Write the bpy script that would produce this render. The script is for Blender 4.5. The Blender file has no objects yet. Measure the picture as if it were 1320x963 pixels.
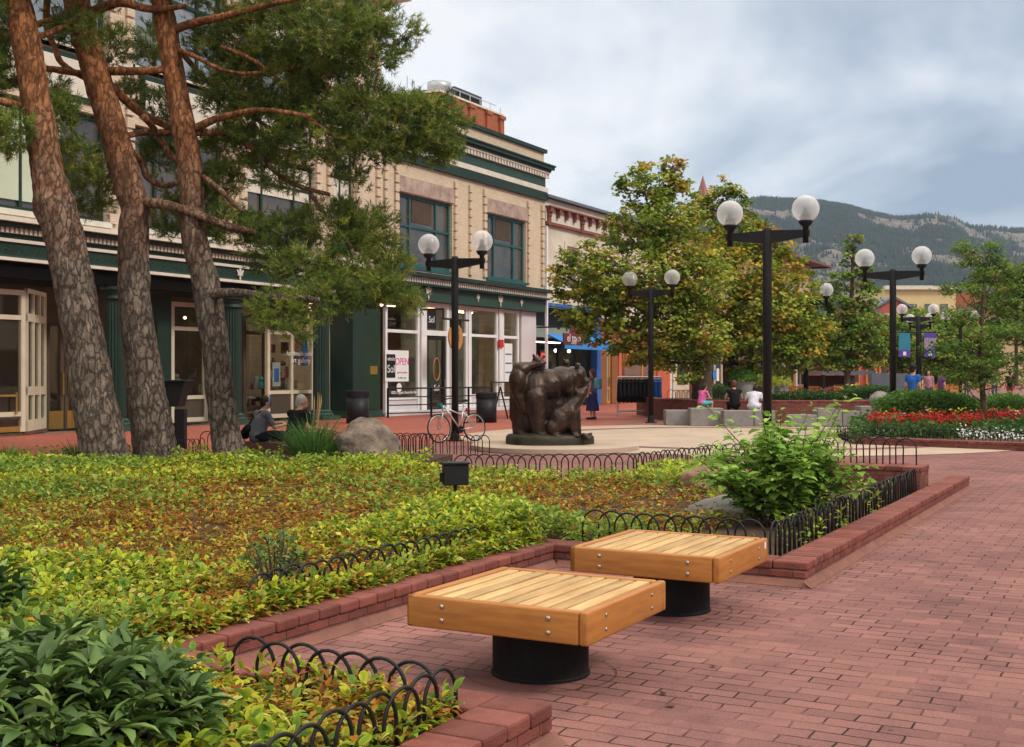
import bpy, bmesh, math, random
import numpy as np
from mathutils import Vector, Matrix, noise as mnoise

random.seed(7); RNG = np.random.default_rng(7)
SC = bpy.context.scene; COL = SC.collection
# ---------------------------------------------------------------- survey helpers
FOC, EYE = 1550.0, 1.58
TH = math.atan(837/1550); SN, CS = math.sin(TH), math.cos(TH)
def GP(x, y, z=0.0):                 # surveyed spot at height z
    d = (EYE-z)*FOC/(y-481.7); X = (x-660)/FOC*d
    return Vector((d*CS+X*SN, d*SN-X*CS, z))
def PD(x, y, d):                     # surveyed spot at distance d
    X = (x-660)/FOC*d
    return Vector((d*CS+X*SN, d*SN-X*CS, EYE-(y-481.7)/FOC*d))
def FU(x, v=25.06):                  # distance along the street of a facade line
    d = v/(SN-(x-660)/FOC*CS); X = (x-660)/FOC*d
    return d*CS+X*SN
def FZ(x, y, v=25.06):
    d = v/(SN-(x-660)/FOC*CS)
    return EYE-(y-481.7)/FOC*d
# ---------------------------------------------------------------- objects
def tag(o, label=None, cat=None, group=None, kind=None):
    if label: o['label'] = label
    if cat: o['category'] = cat
    if group: o['group'] = group
    if kind: o['kind'] = kind
    return o
def thing(name, label, cat, loc=(0,0,0), rz=0, group=None):
    o = bpy.data.objects.new(name, None); COL.objects.link(o)
    o.location = loc; o.rotation_euler = (0,0,rz); o.empty_display_size = .1
    return tag(o, label, cat, group)
def wloc(o):
    v = Vector((0,0,0))
    while o is not None:
        v += o.location; o = o.parent
    return v
def copy_tree(o, parent=None):
    c = o.copy(); COL.objects.link(c); c.parent = parent
    if parent is not None: c.matrix_parent_inverse.identity()
    for ch in list(o.children): copy_tree(ch, c)
    return c
def link_mesh(name, me, mats, parent=None):
    o = bpy.data.objects.new(name, me); COL.objects.link(o)
    if not isinstance(mats, (list, tuple)): mats = [mats]
    for m in mats: me.materials.append(m)
    if parent is not None: o.parent = parent
    return o

class MB:
    """collects shapes for one mesh"""
    def __init__(s): s.v = []; s.f = []; s.c = []; s.cur = None
    def add(s, vs, fs):
        b = len(s.v); s.v += [tuple(p) for p in vs]; s.f += [tuple(b+i for i in f) for f in fs]
        s.c += [s.cur or (1,1,1)]*len(vs); return s
    def box(s, a, b):
        (x0,y0,z0),(x1,y1,z1) = [min(p,q) for p,q in zip(a,b)],[max(p,q) for p,q in zip(a,b)]
        return s.add([(x0,y0,z0),(x1,y0,z0),(x1,y1,z0),(x0,y1,z0),(x0,y0,z1),(x1,y0,z1),(x1,y1,z1),(x0,y1,z1)],
            [(0,3,2,1),(4,5,6,7),(0,1,5,4),(1,2,6,5),(2,3,7,6),(3,0,4,7)])
    def obox(s, c, h, M):
        vs = [Vector(c)+M@Vector((sx*h[0],sy*h[1],sz*h[2])) for sz in(-1,1) for sx,sy in((-1,-1),(1,-1),(1,1),(-1,1))]
        return s.add(vs, [(0,3,2,1),(4,5,6,7),(0,1,5,4),(1,2,6,5),(2,3,7,6),(3,0,4,7)])
    def beam(s, a, b, w, h):
        a, b = Vector(a), Vector(b); d = b-a; L = d.length; x = d.normalized()
        up = Vector((0,0,1)) if abs(x.z) < .99 else Vector((0,1,0))
        y = up.cross(x).normalized(); z = x.cross(y)
        return s.obox((a+b)/2, (L/2,w/2,h/2), Matrix((x,y,z)).transposed())
    def rbox(s, a, b, r=.008, seg=2):      # rounded box
        bm = bmesh.new(); bmesh.ops.create_cube(bm, size=1)
        c = [(p+q)/2 for p,q in zip(a,b)]; d = [abs(q-p) for p,q in zip(a,b)]
        for v in bm.verts: v.co = Vector((c[i]+v.co[i]*d[i] for i in range(3)))
        bmesh.ops.bevel(bm, geom=bm.edges[:], offset=r, segments=seg, profile=.5, affect='EDGES')
        bm.verts.index_update(); s.add([v.co[:] for v in bm.verts], [[v.index for v in f.verts] for f in bm.faces]); bm.free(); return s
    def prism(s, poly, z0, z1):
        n = len(poly); vs = [(p[0],p[1],z0) for p in poly]+[(p[0],p[1],z1) for p in poly]
        return s.add(vs, [tuple(range(n-1,-1,-1)), tuple(range(n,2*n))]+[(i,(i+1)%n,n+(i+1)%n,n+i) for i in range(n)])
    def lathe(s, prof, c=(0,0,0), n=24, a0=0):
        vs = []; fs = []; m = len(prof)
        for i in range(n):
            a = a0+2*math.pi*i/n
            vs += [(c[0]+r*math.cos(a), c[1]+r*math.sin(a), c[2]+z) for r,z in prof]
        for i in range(n):
            j = (i+1)%n
            fs += [(i*m+k, j*m+k, j*m+k+1, i*m+k+1) for k in range(m-1)]
        if prof[0][0] > 1e-4: fs.append(tuple(i*m for i in range(n-1,-1,-1)))
        if prof[-1][0] > 1e-4: fs.append(tuple(i*m+m-1 for i in range(n)))
        return s.add(vs, fs)
    def tube(s, pts, rad, n=8, cap=True, jit=0):
        pts = [Vector(p) for p in pts]; m = len(pts)
        if not isinstance(rad, (list,tuple)): rad = [rad]*m
        t0 = (pts[1]-pts[0]).normalized()
        u = t0.orthogonal().normalized(); vs = []; fs = []
        for i,p in enumerate(pts):
            t = (pts[min(i+1,m-1)]-pts[max(i-1,0)]).normalized()
            u = (u-t*u.dot(t)).normalized(); w = t.cross(u)
            for k in range(n):
                a = 2*math.pi*k/n; q = u*math.cos(a)+w*math.sin(a); r = rad[i]
                if jit: r *= 1+jit*mnoise.noise((p+q*rad[i])*Vector((6,6,3)))+jit*.6*mnoise.noise((p+q*rad[i])*Vector((18,18,8)))
                vs.append(p+q*r)
        for i in range(m-1):
            fs += [(i*n+k, i*n+(k+1)%n, (i+1)*n+(k+1)%n, (i+1)*n+k) for k in range(n)]
        if cap: fs += [tuple(range(n-1,-1,-1)), tuple((m-1)*n+k for k in range(n))]
        return s.add(vs, fs)
    def ball(s, c, r, n=16, m=10, M=None):
        r = r if isinstance(r, (list,tuple)) else (r,r,r); vs = [(0,0,-1)]; fs = []
        for j in range(1,m):
            b = -math.pi/2+math.pi*j/m
            vs += [(math.cos(b)*math.cos(2*math.pi*i/n), math.cos(b)*math.sin(2*math.pi*i/n), math.sin(b)) for i in range(n)]
        vs.append((0,0,1)); last = len(vs)-1
        fs += [(0, 1+(i+1)%n, 1+i) for i in range(n)]
        for j in range(m-2):
            o = 1+j*n; fs += [(o+i, o+(i+1)%n, o+n+(i+1)%n, o+n+i) for i in range(n)]
        o = 1+(m-2)*n; fs += [(o+i, o+(i+1)%n, last) for i in range(n)]
        q = []
        for v in vs:
            p = Vector((v[0]*r[0], v[1]*r[1], v[2]*r[2]))
            if M is not None: p = M@p
            q.append(Vector(c)+p)
        return s.add(q, fs)
    def cap(s, a, b, ra, rb, n=12):        # tapered capsule
        a, b = Vector(a), Vector(b); t = (b-a).normalized(); P = []; R = []
        for k in range(4):
            an = math.pi/2*(1-k/4+.0); an = math.pi/2*(1-(k+.15)/4)
            P.append(a-t*ra*math.sin(an)); R.append(ra*math.cos(an))
        P.append(a); R.append(ra); P.append(b); R.append(rb)
        for k in range(1,5):
            an = math.pi/2*(k-.15)/4
            P.append(b+t*rb*math.sin(an)); R.append(rb*math.cos(an))
        return s.tube(P, R, n)
    def build(s, name, m, parent=None, smooth=False, local=False, bevel=0, ang=None):
        me = bpy.data.meshes.new(name)
        off = Vector((0,0,0)) if (local or parent is None) else wloc(parent)
        me.from_pydata([(v[0]-off.x, v[1]-off.y, v[2]-off.z) for v in s.v], [], s.f)
        if s.cur is not None:
            a = me.color_attributes.new('Col','FLOAT_COLOR','POINT')
            a.data.foreach_set('color', np.array([(*c,1) for c in s.c], dtype=np.float32).ravel())
        if smooth: me.polygons.foreach_set('use_smooth', [True]*len(me.polygons))
        me.update(); o = link_mesh(name, me, m, parent)
        if bevel:
            b = o.modifiers.new('bevel','BEVEL'); b.width = bevel; b.segments = 2; b.limit_method = 'ANGLE'
        return o

def remeshed(name, mb, vox, m, parent=None, local=False, smooth=6, disp=0, dscale=5):
    """one continuous skin over the collected volumes"""
    o = mb.build(name+'_tmp', [], None, local=True)
    r = o.modifiers.new('r','REMESH'); r.mode = 'VOXEL'; r.voxel_size = vox
    q = o.modifiers.new('s','SMOOTH'); q.iterations = smooth; q.factor = .5
    dg = bpy.context.evaluated_depsgraph_get()
    me = bpy.data.meshes.new_from_object(o.evaluated_get(dg)); me.name = name
    bpy.data.objects.remove(o)
    n = len(me.vertices); co = np.empty(n*3, np.float32); me.vertices.foreach_get('co', co); co = co.reshape(-1,3)
    if disp:
        nm = np.empty(n*3, np.float32); me.vertices.foreach_get('normal', nm); nm = nm.reshape(-1,3)
        d = np.array([mnoise.noise(Vector(c)*dscale)+.5*mnoise.noise(Vector(c)*dscale*2.3) for c in co], np.float32)
        co = co+nm*(d*disp)[:,None]
    if parent is not None and not local: co = co-np.array(wloc(parent), np.float32)
    me.vertices.foreach_set('co', co.astype(np.float32).ravel())
    me.polygons.foreach_set('use_smooth', [True]*len(me.polygons)); me.update()
    return link_mesh(name, me, m, parent)

def scatter(name, tv, tf, P, D, N, S, C, m, parent=None, W=None, TT=None):
    """many small faces in one mesh: template tv/tf set at P, along D, facing N"""
    tv = np.array(tv, np.float32); tf = np.array(tf, np.int32); n = len(P); M = len(tv); k = tf.shape[1]
    D = D/np.maximum(np.linalg.norm(D,axis=1,keepdims=True),1e-6)
    Z = N-(N*D).sum(1,keepdims=True)*D; Z = Z/np.maximum(np.linalg.norm(Z,axis=1,keepdims=True),1e-6)
    X = np.cross(D,Z); S = np.asarray(S, np.float32).reshape(n,1,1); W = S if W is None else np.asarray(W,np.float32).reshape(n,1,1)
    V = P[:,None,:]+tv[None,:,0,None]*W*X[:,None,:]+tv[None,:,1,None]*S*D[:,None,:]+tv[None,:,2,None]*S*Z[:,None,:]
    if parent is not None: V = V-np.array(wloc(parent))
    me = bpy.data.meshes.new(name); me.vertices.add(n*M); me.vertices.foreach_set('co', V.astype(np.float32).ravel())
    F = (tf[None]+(np.arange(n)*M)[:,None,None]).reshape(-1,k).astype(np.int32)
    me.loops.add(F.size); me.loops.foreach_set('vertex_index', F.ravel())
    me.polygons.add(len(F)); me.polygons.foreach_set('loop_start', np.arange(0,F.size,k,dtype=np.int32))
    a = me.color_attributes.new('Col','FLOAT_COLOR','POINT')
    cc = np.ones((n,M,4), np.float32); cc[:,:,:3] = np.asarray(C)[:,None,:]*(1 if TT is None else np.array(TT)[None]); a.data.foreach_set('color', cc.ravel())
    me.update(calc_edges=True)
    return link_mesh(name, me, m, parent)
LEAF_V = [(0,0,0),(0,.5,.03),(0,1,-.12),(-.5,.42,.12),(.5,.42,.12)]
LEAF_F = [(0,1,2,3),(0,4,2,1)]
BIG_V = [(0,0,0),(-.36,.22,.07),(0,.25,.0),(.36,.22,.07),(-.5,.50,.10),(0,.52,.02),(.5,.50,.10),(-.30,.80,.03),(0,.80,-.03),(.30,.80,.03),(0,1,-.14)]
BIG_F = [(0,3,2,1),(1,2,5,4),(2,3,6,5),(4,5,8,7),(5,6,9,8),(7,8,9,10)]
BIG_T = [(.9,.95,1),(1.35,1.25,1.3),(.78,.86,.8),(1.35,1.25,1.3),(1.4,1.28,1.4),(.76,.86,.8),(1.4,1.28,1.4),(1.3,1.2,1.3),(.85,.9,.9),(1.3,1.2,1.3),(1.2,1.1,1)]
BIG_S = [(1.05,1.05,1.05),(1,1,1),(1.12,1.1,1.05),(1,1,1),(.95,.96,.95),(1.1,1.08,1.05),(.95,.96,.95),(.95,.95,.95),(1.05,1.05,1),(.95,.95,.95),(.95,.95,.9)]
DIA_V = [(0,0,0),(.5,.45,.1),(0,1,-.05),(-.5,.45,.1)]; DIA_F = [(0,1,2,3)]
def rand_dirs(n):
    v = RNG.normal(size=(n,3)); return v/np.linalg.norm(v,axis=1,keepdims=True)
def pick(pal, w, n, var=.2):
    pal = np.array(pal); i = RNG.choice(len(pal), n, p=np.array(w)/sum(w))
    return pal[i]*(1+RNG.uniform(-var,var,(n,1)))

# ---------------------------------------------------------------- materials
def nodes(name):
    m = bpy.data.materials.new(name); m.use_nodes = True; nt = m.node_tree
    b = nt.nodes['Principled BSDF']; return m, nt, b
def lk(nt, a, b): nt.links.new(a, b)
def nd(nt, t, **kw):
    n = nt.nodes.new(t)
    for k,v in kw.items():
        if k in n.inputs: n.inputs[k].default_value = v
        else: setattr(n, k, v)
    return n
def mixc(nt, f, a, b, mode='MIX'):
    n = nt.nodes.new('ShaderNodeMix'); n.data_type = 'RGBA'; n.blend_type = mode
    for sock, val in ((n.inputs[0], f), (n.inputs[6], a), (n.inputs[7], b)):
        if hasattr(val, 'is_linked'): nt.links.new(val, sock)
        elif isinstance(val, (int,float)): sock.default_value = val
        else: sock.default_value = (*val,1)
    return n.outputs[2]
def ramp(nt, x, lo, hi):
    r = nt.nodes.new('ShaderNodeMapRange'); r.inputs[1].default_value = lo; r.inputs[2].default_value = hi
    nt.links.new(x, r.inputs[0]); return r.outputs[0]
def mat(name, col, rough=.6, col2=None, ns=4, bump=0, bs=40, metal=0, spec=.25, stretch=None, attr=False, grain=0, rnd=False):
    m, nt, b = nodes(name); b.inputs['Roughness'].default_value = rough; b.inputs['Metallic'].default_value = metal
    b.inputs['Specular IOR Level'].default_value = spec
    tc = nd(nt,'ShaderNodeTexCoord'); vec = tc.outputs['Object']
    if stretch:
        mp = nd(nt,'ShaderNodeMapping'); mp.inputs['Scale'].default_value = stretch; lk(nt,vec,mp.inputs[0]); vec = mp.outputs[0]
    n1 = nd(nt,'ShaderNodeTexNoise',Scale=ns,Detail=5.0,Roughness=.6); lk(nt,vec,n1.inputs['Vector'])
    if attr:
        at = nd(nt,'ShaderNodeAttribute'); at.attribute_name = 'Col'; base = at.outputs[0]
        base = mixc(nt,1.0,base,col,'MULTIPLY')
        c = mixc(nt, ramp(nt,n1.outputs[0],.35,.7), base, mixc(nt,1.0,base,col2 or (.75,.72,.7),'MULTIPLY'))
    else:
        c = mixc(nt, ramp(nt,n1.outputs[0],.35,.68), col, col2 or tuple(x*.78 for x in col))
    if grain:
        n3 = nd(nt,'ShaderNodeTexNoise',Scale=bs*2.5,Detail=3.0); lk(nt,vec,n3.inputs['Vector'])
        c = mixc(nt, ramp(nt,n3.outputs[0],.45,.75), c, mixc(nt,1.0,c,(1-grain,)*3,'MULTIPLY'))
    if rnd:
        oi = nd(nt,'ShaderNodeObjectInfo'); rr = nd(nt,'ShaderNodeMapRange'); lk(nt,oi.outputs['Random'],rr.inputs[0]); rr.inputs[3].default_value = .74; rr.inputs[4].default_value = 1.12; c = mixc(nt,1.0,c,rr.outputs[0],'MULTIPLY')
    lk(nt,c,b.inputs['Base Color'])
    if bump:
        n2 = nd(nt,'ShaderNodeTexNoise',Scale=bs,Detail=4.0); lk(nt,vec,n2.inputs['Vector'])
        bp = nd(nt,'ShaderNodeBump',Strength=bump,Distance=.02); lk(nt,n2.outputs[0],bp.inputs['Height']); lk(nt,bp.outputs[0],b.inputs['Normal'])
        r2 = ramp(nt,n1.outputs[0],0,1)
    return m
def emis(name, col, s):
    m, nt, b = nodes(name); b.inputs['Base Color'].default_value = (*col,1)
    b.inputs['Emission Color'].default_value = (*col,1); b.inputs['Emission Strength'].default_value = s; return m
def brickmat(name, c1, c2, mortar, bw, bh, ms, ax, bump=.5, wob=.004, stain=.25, grain=.2, jointmix=False, rough=.85, sc=.6):
    m, nt, b = nodes(name); b.inputs['Roughness'].default_value = rough; b.inputs['Specular IOR Level'].default_value = .12
    g = nd(nt,'ShaderNodeNewGeometry'); sp = nd(nt,'ShaderNodeSeparateXYZ'); lk(nt,g.outputs['Position'],sp.inputs[0])
    cb = nd(nt,'ShaderNodeCombineXYZ'); lk(nt,sp.outputs[ax[0]],cb.inputs[0]); lk(nt,sp.outputs[ax[1]],cb.inputs[1])
    vec = cb.outputs[0]
    if wob:
        nw = nd(nt,'ShaderNodeTexNoise',Scale=7.0,Detail=2.0); lk(nt,g.outputs['Position'],nw.inputs['Vector'])
        vs = nd(nt,'ShaderNodeVectorMath',operation='SUBTRACT'); vs.inputs[1].default_value = (.5,.5,.5); lk(nt,nw.outputs['Color'],vs.inputs[0])
        vm = nd(nt,'ShaderNodeVectorMath',operation='SCALE'); vm.inputs['Scale'].default_value = wob*4; lk(nt,vs.outputs[0],vm.inputs[0])
        va = nd(nt,'ShaderNodeVectorMath',operation='ADD'); lk(nt,vec,va.inputs[0]); lk(nt,vm.outputs[0],va.inputs[1]); vec = va.outputs[0]
    bt = nd(nt,'ShaderNodeTexBrick'); bt.inputs['Scale'].default_value = 1; bt.inputs['Brick Width'].default_value = bw
    bt.inputs['Row Height'].default_value = bh; bt.inputs['Mortar Size'].default_value = ms; bt.inputs['Mortar Smooth'].default_value = .25
    bt.inputs['Color1'].default_value = (*c1,1); bt.inputs['Color2'].default_value = (*c2,1); bt.inputs['Mortar'].default_value = (*mortar,1)
    lk(nt,vec,bt.inputs['Vector'])
    nL = nd(nt,'ShaderNodeTexNoise',Scale=sc,Detail=6.0,Roughness=.65); lk(nt,g.outputs['Position'],nL.inputs['Vector'])
    nG = nd(nt,'ShaderNodeTexNoise',Scale=75.0,Detail=5.0,Roughness=.75); lk(nt,g.outputs['Position'],nG.inputs['Vector'])
    c = bt.outputs['Color']
    if jointmix:      # joints filled with dust in places, open and dark in others
        nj = nd(nt,'ShaderNodeTexNoise',Scale=2.2,Detail=3.0); lk(nt,g.outputs['Position'],nj.inputs['Vector'])
        mj = mixc(nt, ramp(nt,nj.outputs[0],.42,.6), mortar, tuple(x*.80 for x in c1)); lk(nt,mj,bt.inputs['Mortar'])
    c = mixc(nt, ramp(nt,nL.outputs[0],.35,.7), c, mixc(nt,1.0,c,(1-stain,1-stain*.95,1-stain*.9),'MULTIPLY'))
    c = mixc(nt, ramp(nt,nG.outputs[0],.42,.7), c, mixc(nt,1.0,c,(1-grain,)*3,'MULTIPLY'))
    if jointmix:      # trodden gum and oil spots
        vg = nd(nt,'ShaderNodeTexVoronoi',Scale=2.6); lk(nt,g.outputs['Position'],vg.inputs['Vector']); c = mixc(nt, ramp(nt,vg.outputs['Distance'],.045,.03), c, mixc(nt,1.0,c,(.55,.56,.58),'MULTIPLY'))
        n9 = nd(nt,'ShaderNodeTexNoise',Scale=1.7,Detail=8.0,Roughness=.7,Distortion=.6); lk(nt,g.outputs['Position'],n9.inputs['Vector']); c = mixc(nt, ramp(nt,n9.outputs[0],.52,.68), c, mixc(nt,1.0,c,(.72,.74,.78),'MULTIPLY'))
    lk(nt,c,b.inputs['Base Color'])
    inv = nd(nt,'ShaderNodeMath',operation='SUBTRACT'); inv.inputs[0].default_value = 1; lk(nt,bt.outputs['Fac'],inv.inputs[1])
    ad = nd(nt,'ShaderNodeMath',operation='MULTIPLY_ADD'); lk(nt,nG.outputs[0],ad.inputs[0]); ad.inputs[1].default_value = .35; lk(nt,inv.outputs[0],ad.inputs[2])
    bp = nd(nt,'ShaderNodeBump',Strength=bump,Distance=.008); lk(nt,ad.outputs[0],bp.inputs['Height']); lk(nt,bp.outputs[0],b.inputs['Normal'])
    return m
def leafmat(name, trans=.25, rough=.6, spec=.14):
    m, nt, b = nodes(name); at = nd(nt,'ShaderNodeAttribute'); at.attribute_name = 'Col'
    lk(nt,at.outputs[0],b.inputs['Base Color']); b.inputs['Roughness'].default_value = rough; b.inputs['Specular IOR Level'].default_value = spec
    tr = nd(nt,'ShaderNodeBsdfTranslucent'); lk(nt,at.outputs[0],tr.inputs[0])
    mx = nd(nt,'ShaderNodeMixShader'); mx.inputs[0].default_value = trans; lk(nt,b.outputs[0],mx.inputs[1]); lk(nt,tr.outputs[0],mx.inputs[2])
    lk(nt,mx.outputs[0],nt.nodes['Material Output'].inputs[0]); return m
def glassmat(name, tint=(.75,.8,.8), refl=.25, rough=.02):
    m, nt, b = nodes(name); nt.nodes.remove(b)
    t = nd(nt,'ShaderNodeBsdfTransparent'); t.inputs[0].default_value = (*tint,1)
    g = nd(nt,'ShaderNodeBsdfGlossy'); g.inputs['Roughness'].default_value = rough
    lw = nd(nt,'ShaderNodeLayerWeight',Blend=.35); r = nd(nt,'ShaderNodeMapRange'); lk(nt,lw.outputs['Fresnel'],r.inputs[0])
    r.inputs[3].default_value = refl*.5; r.inputs[4].default_value = min(1,refl*2.5)
    mx = nd(nt,'ShaderNodeMixShader'); lk(nt,r.outputs[0],mx.inputs[0]); lk(nt,t.outputs[0],mx.inputs[1]); lk(nt,g.outputs[0],mx.inputs[2])
    lk(nt,mx.outputs[0],nt.nodes['Material Output'].inputs[0]); return m
def globemat(name):
    m, nt, b = nodes(name); b.inputs['Base Color'].default_value = (.86,.87,.88,1); b.inputs['Roughness'].default_value = .08; b.inputs['Specular IOR Level'].default_value = .6
    t = nd(nt,'ShaderNodeBsdfTransparent'); tr = nd(nt,'ShaderNodeBsdfTranslucent'); tr.inputs[0].default_value = (.9,.9,.9,1)
    a = nd(nt,'ShaderNodeMixShader'); a.inputs[0].default_value = .45; lk(nt,b.outputs[0],a.inputs[1]); lk(nt,tr.outputs[0],a.inputs[2])
    lw = nd(nt,'ShaderNodeLayerWeight',Blend=.4); r = nd(nt,'ShaderNodeMapRange'); lk(nt,lw.outputs['Facing'],r.inputs[0]); r.inputs[3].default_value = .30; r.inputs[4].default_value = .72
    mx = nd(nt,'ShaderNodeMixShader'); lk(nt,r.outputs[0],mx.inputs[0]); lk(nt,t.outputs[0],mx.inputs[1]); lk(nt,a.outputs[0],mx.inputs[2]); lk(nt,mx.outputs[0],nt.nodes['Material Output'].inputs[0]); return m

M = {}
M['paving'] = brickmat('red_brick_paving',(.345,.160,.136),(.250,.120,.105),(.042,.026,.022),.245,.118,.0055,(1,0),bump=.8,stain=.34,grain=.36,jointmix=True,wob=.006)
M['curb'] = mat('curb_brick',(1,1,1),.8,(.7,.66,.66),9,.35,90,attr=True,spec=.3,grain=.25)
M['mortar'] = mat('mortar',(.25,.105,.078),.9,(.17,.08,.06),5,.3,60,grain=.25)
M['soil'] = mat('soil_mulch',(.055,.035,.022),.95,(.10,.06,.035),14,1,60,grain=.4)
M['concrete'] = mat('pale_concrete',(.46,.355,.27),.85,(.37,.275,.205),.9,.15,50,grain=.15)
M['granite'] = mat('grey_granite',(.27,.245,.235),.75,(.20,.18,.175),5,.2,120,grain=.3)
M['ground'] = mat('dusty_ground',(.16,.14,.11),.95,(.10,.09,.06),.05)
M['leaf'] = leafmat('leaf',.36); M['needle'] = leafmat('pine_needle',.22,.6,.2); M['gleaf'] = leafmat('glossy_leaf',.2,.45,.28)
M['petal'] = leafmat('petal',.2,.6,.2)
M['black'] = mat('black_painted_iron',(.010,.010,.011),.5,(.018,.017,.017),12,.1,90,spec=.22)
M['blackm'] = mat('black_metal_matte',(.009,.009,.010),.65,(.015,.014,.014),6,spec=.15)
M['wood'] = mat('honey_oiled_wood',(.45,.185,.045),.45,(.34,.125,.03),3.5,.12,40,stretch=(1,9,9),grain=.15)
M['woodv'] = mat('honey_oiled_wood_across',(.45,.185,.045),.45,(.34,.125,.03),3.5,.12,40,stretch=(9,1,9),grain=.15)
M['slat'] = mat('weathered_slat_wood',(.62,.41,.19),.6,(.43,.255,.105),3,.2,40,stretch=(1,10,10),grain=.22,spec=.15,rnd=True)
M['bolt'] = mat('steel_bolt',(.42,.40,.36),.4,None,20,metal=.9)
M['cream'] = mat('cream_painted_wood',(.56,.49,.36),.55,(.48,.41,.30),2,.05,30)
M['white'] = mat('white_paint',(.74,.73,.72),.5,(.66,.65,.65),2)
M['pinkwhite'] = mat('pale_mauve_paint',(.60,.55,.56),.6,(.53,.49,.50),1.2)
M['green'] = mat('dark_green_paint',(.011,.027,.019),.5,(.016,.036,.025),1.5,.1,30)
M['teal'] = mat('teal_green_frame_paint',(.016,.075,.075),.45,(.022,.095,.092),3)
M['greenmid'] = mat('mid_green_paint',(.030,.066,.048),.5,(.024,.052,.038),2)
M['tile'] = brickmat('green_glazed_tile',(.03,.055,.03),(.022,.045,.027),(.012,.02,.014),.3,.15,.006,(0,2),bump=.3,rough=.35)
M['trim'] = mat('pale_trim_paint',(.64,.58,.49),.6,(.54,.48,.40),3)
M['plantgrey'] = mat('dark_grey_louvred_metal',(.05,.052,.058),.6,(.07,.07,.075),2)
M['bbrick'] = brickmat('buff_brick',(.67,.53,.385),(.59,.455,.32),(.50,.40,.29),.22,.075,.008,(0,2),bump=.3,stain=.16,grain=.1,sc=.35)
M['pbrick'] = brickmat('pinkish_buff_brick',(.70,.55,.41),(.62,.47,.345),(.48,.38,.28),.22,.075,.008,(0,2),bump=.3,stain=.2,grain=.1,sc=.4)
M['obrick'] = brickmat('orange_brick',(.38,.12,.06),(.32,.095,.05),(.30,.12,.075),.22,.075,.006,(0,2),bump=.2,stain=.2)
M['rbrick'] = brickmat('dark_red_brick',(.24,.085,.065),(.17,.06,.05),(.13,.09,.08),.22,.075,.009,(1,2),bump=.4,stain=.25)
M['redwall'] = mat('red_painted_wall',(.42,.10,.07),.8,(.34,.085,.06),.4)
M['orange'] = mat('orange_red_shopfront_paint',(.50,.13,.07),.6,(.42,.10,.05),2)
M['bluep'] = mat('blue_shopfront_paint',(.03,.13,.42),.55,(.025,.10,.34),2)
M['awn'] = mat('bright_blue_awning',(.04,.24,.62),.7,(.035,.20,.54),3)
M['plaster'] = mat('cream_plaster',(.66,.58,.47),.8,(.49,.42,.33),.5)
M['yplaster'] = mat('yellow_plaster',(.62,.48,.24),.8,(.54,.42,.2),.5)
M['tan'] = mat('tan_stucco',(.52,.38,.22),.8,(.46,.33,.19),.3)
M['redbrown'] = mat('red_brown_trim',(.22,.075,.055),.6,(.18,.06,.045),3)
M['brown'] = mat('brown_wood_door',(.27,.10,.035),.5,(.20,.075,.03),4,stretch=(6,6,1))
M['slateroof'] = mat('grey_roof_metal',(.13,.15,.18),.6,(.10,.115,.14),1)
M['rubble'] = mat('rough_cut_stone',(.45,.33,.27),.9,(.24,.17,.14),2.2,.8,14)
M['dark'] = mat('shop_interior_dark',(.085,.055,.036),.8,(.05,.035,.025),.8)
M['warm'] = mat('shop_interior_warm',(.42,.19,.07),.8,(.30,.13,.05),.7)
M['sage'] = mat('shop_interior_sage',(.28,.33,.29),.8,(.22,.27,.24),.4)
M['beige'] = mat('beige_interior',(.40,.29,.2),.8,(.3,.22,.15),.6)
M['glass'] = glassmat('window_glass',(.80,.83,.81),.085)
M['porch'] = mat('near_black_porch_soffit',(.006,.005,.005),.8,None,2,spec=.05)  # one near-black tone for the soffit and its front strip
M['kick'] = mat('dark_kick_board',(.075,.055,.038),.6,(.055,.04,.028),2)
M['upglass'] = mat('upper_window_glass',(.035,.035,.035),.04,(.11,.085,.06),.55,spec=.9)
M['skyglass'] = mat('glass_painted_sky_reflection',(.16,.19,.21),.05,(.26,.29,.31),.8,spec=1)  # pale sky reflection is put into the pane colour
M['blind'] = mat('pale_green_blind',(.50,.53,.40),.8,(.45,.48,.36),1.5)
M['globe'] = globemat('milky_acrylic_globe')
M['frost'] = mat('lamp_fitting_grey',(.07,.07,.075),.5,(.10,.10,.105),12)
M['brass'] = mat('brass_kickplate',(.55,.36,.10),.35,(.45,.28,.08),4,metal=.8)
M['paper'] = mat('white_sign_board',(.72,.72,.70),.6,(.68,.68,.66),2)
M['ink'] = mat('black_ink',(.012,.012,.013),.6)
M['pinkink'] = mat('pink_ink',(.62,.04,.26),.6)
M['wtext'] = mat('white_lettering',(.75,.75,.73),.6)
M['signwood'] = mat('oak_sign_board',(.50,.25,.07),.55,(.40,.18,.05),4,stretch=(1,1,6))
M['maroon'] = mat('maroon_sign',(.11,.022,.022),.5,(.14,.03,.03),4)
M['redp'] = mat('red_plastic',(.55,.03,.03),.4)
M['bronze'] = mat('patinated_bronze',(.058,.030,.017),.38,(.018,.011,.008),6,.55,20,metal=.45,spec=.5,grain=.3)
M['bronzeb'] = mat('bronze_base_greenish',(.050,.045,.030),.5,(.032,.026,.018),4,.4,20,metal=.4)
M['rock'] = mat('grey_boulder_stone',(.30,.225,.17),.9,(.10,.082,.07),3.2,1,18,grain=.35)
M['redrock'] = mat('flat_red_stone',(.30,.165,.12),.9,(.2,.11,.08),3,.6,22,grain=.2)
M['stonegrey'] = mat('flat_grey_stone',(.26,.24,.21),.8,(.17,.155,.14),3,.4,30,grain=.2)
M['skin'] = mat('skin',(.50,.27,.18),.55,(.44,.225,.15),6)
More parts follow.
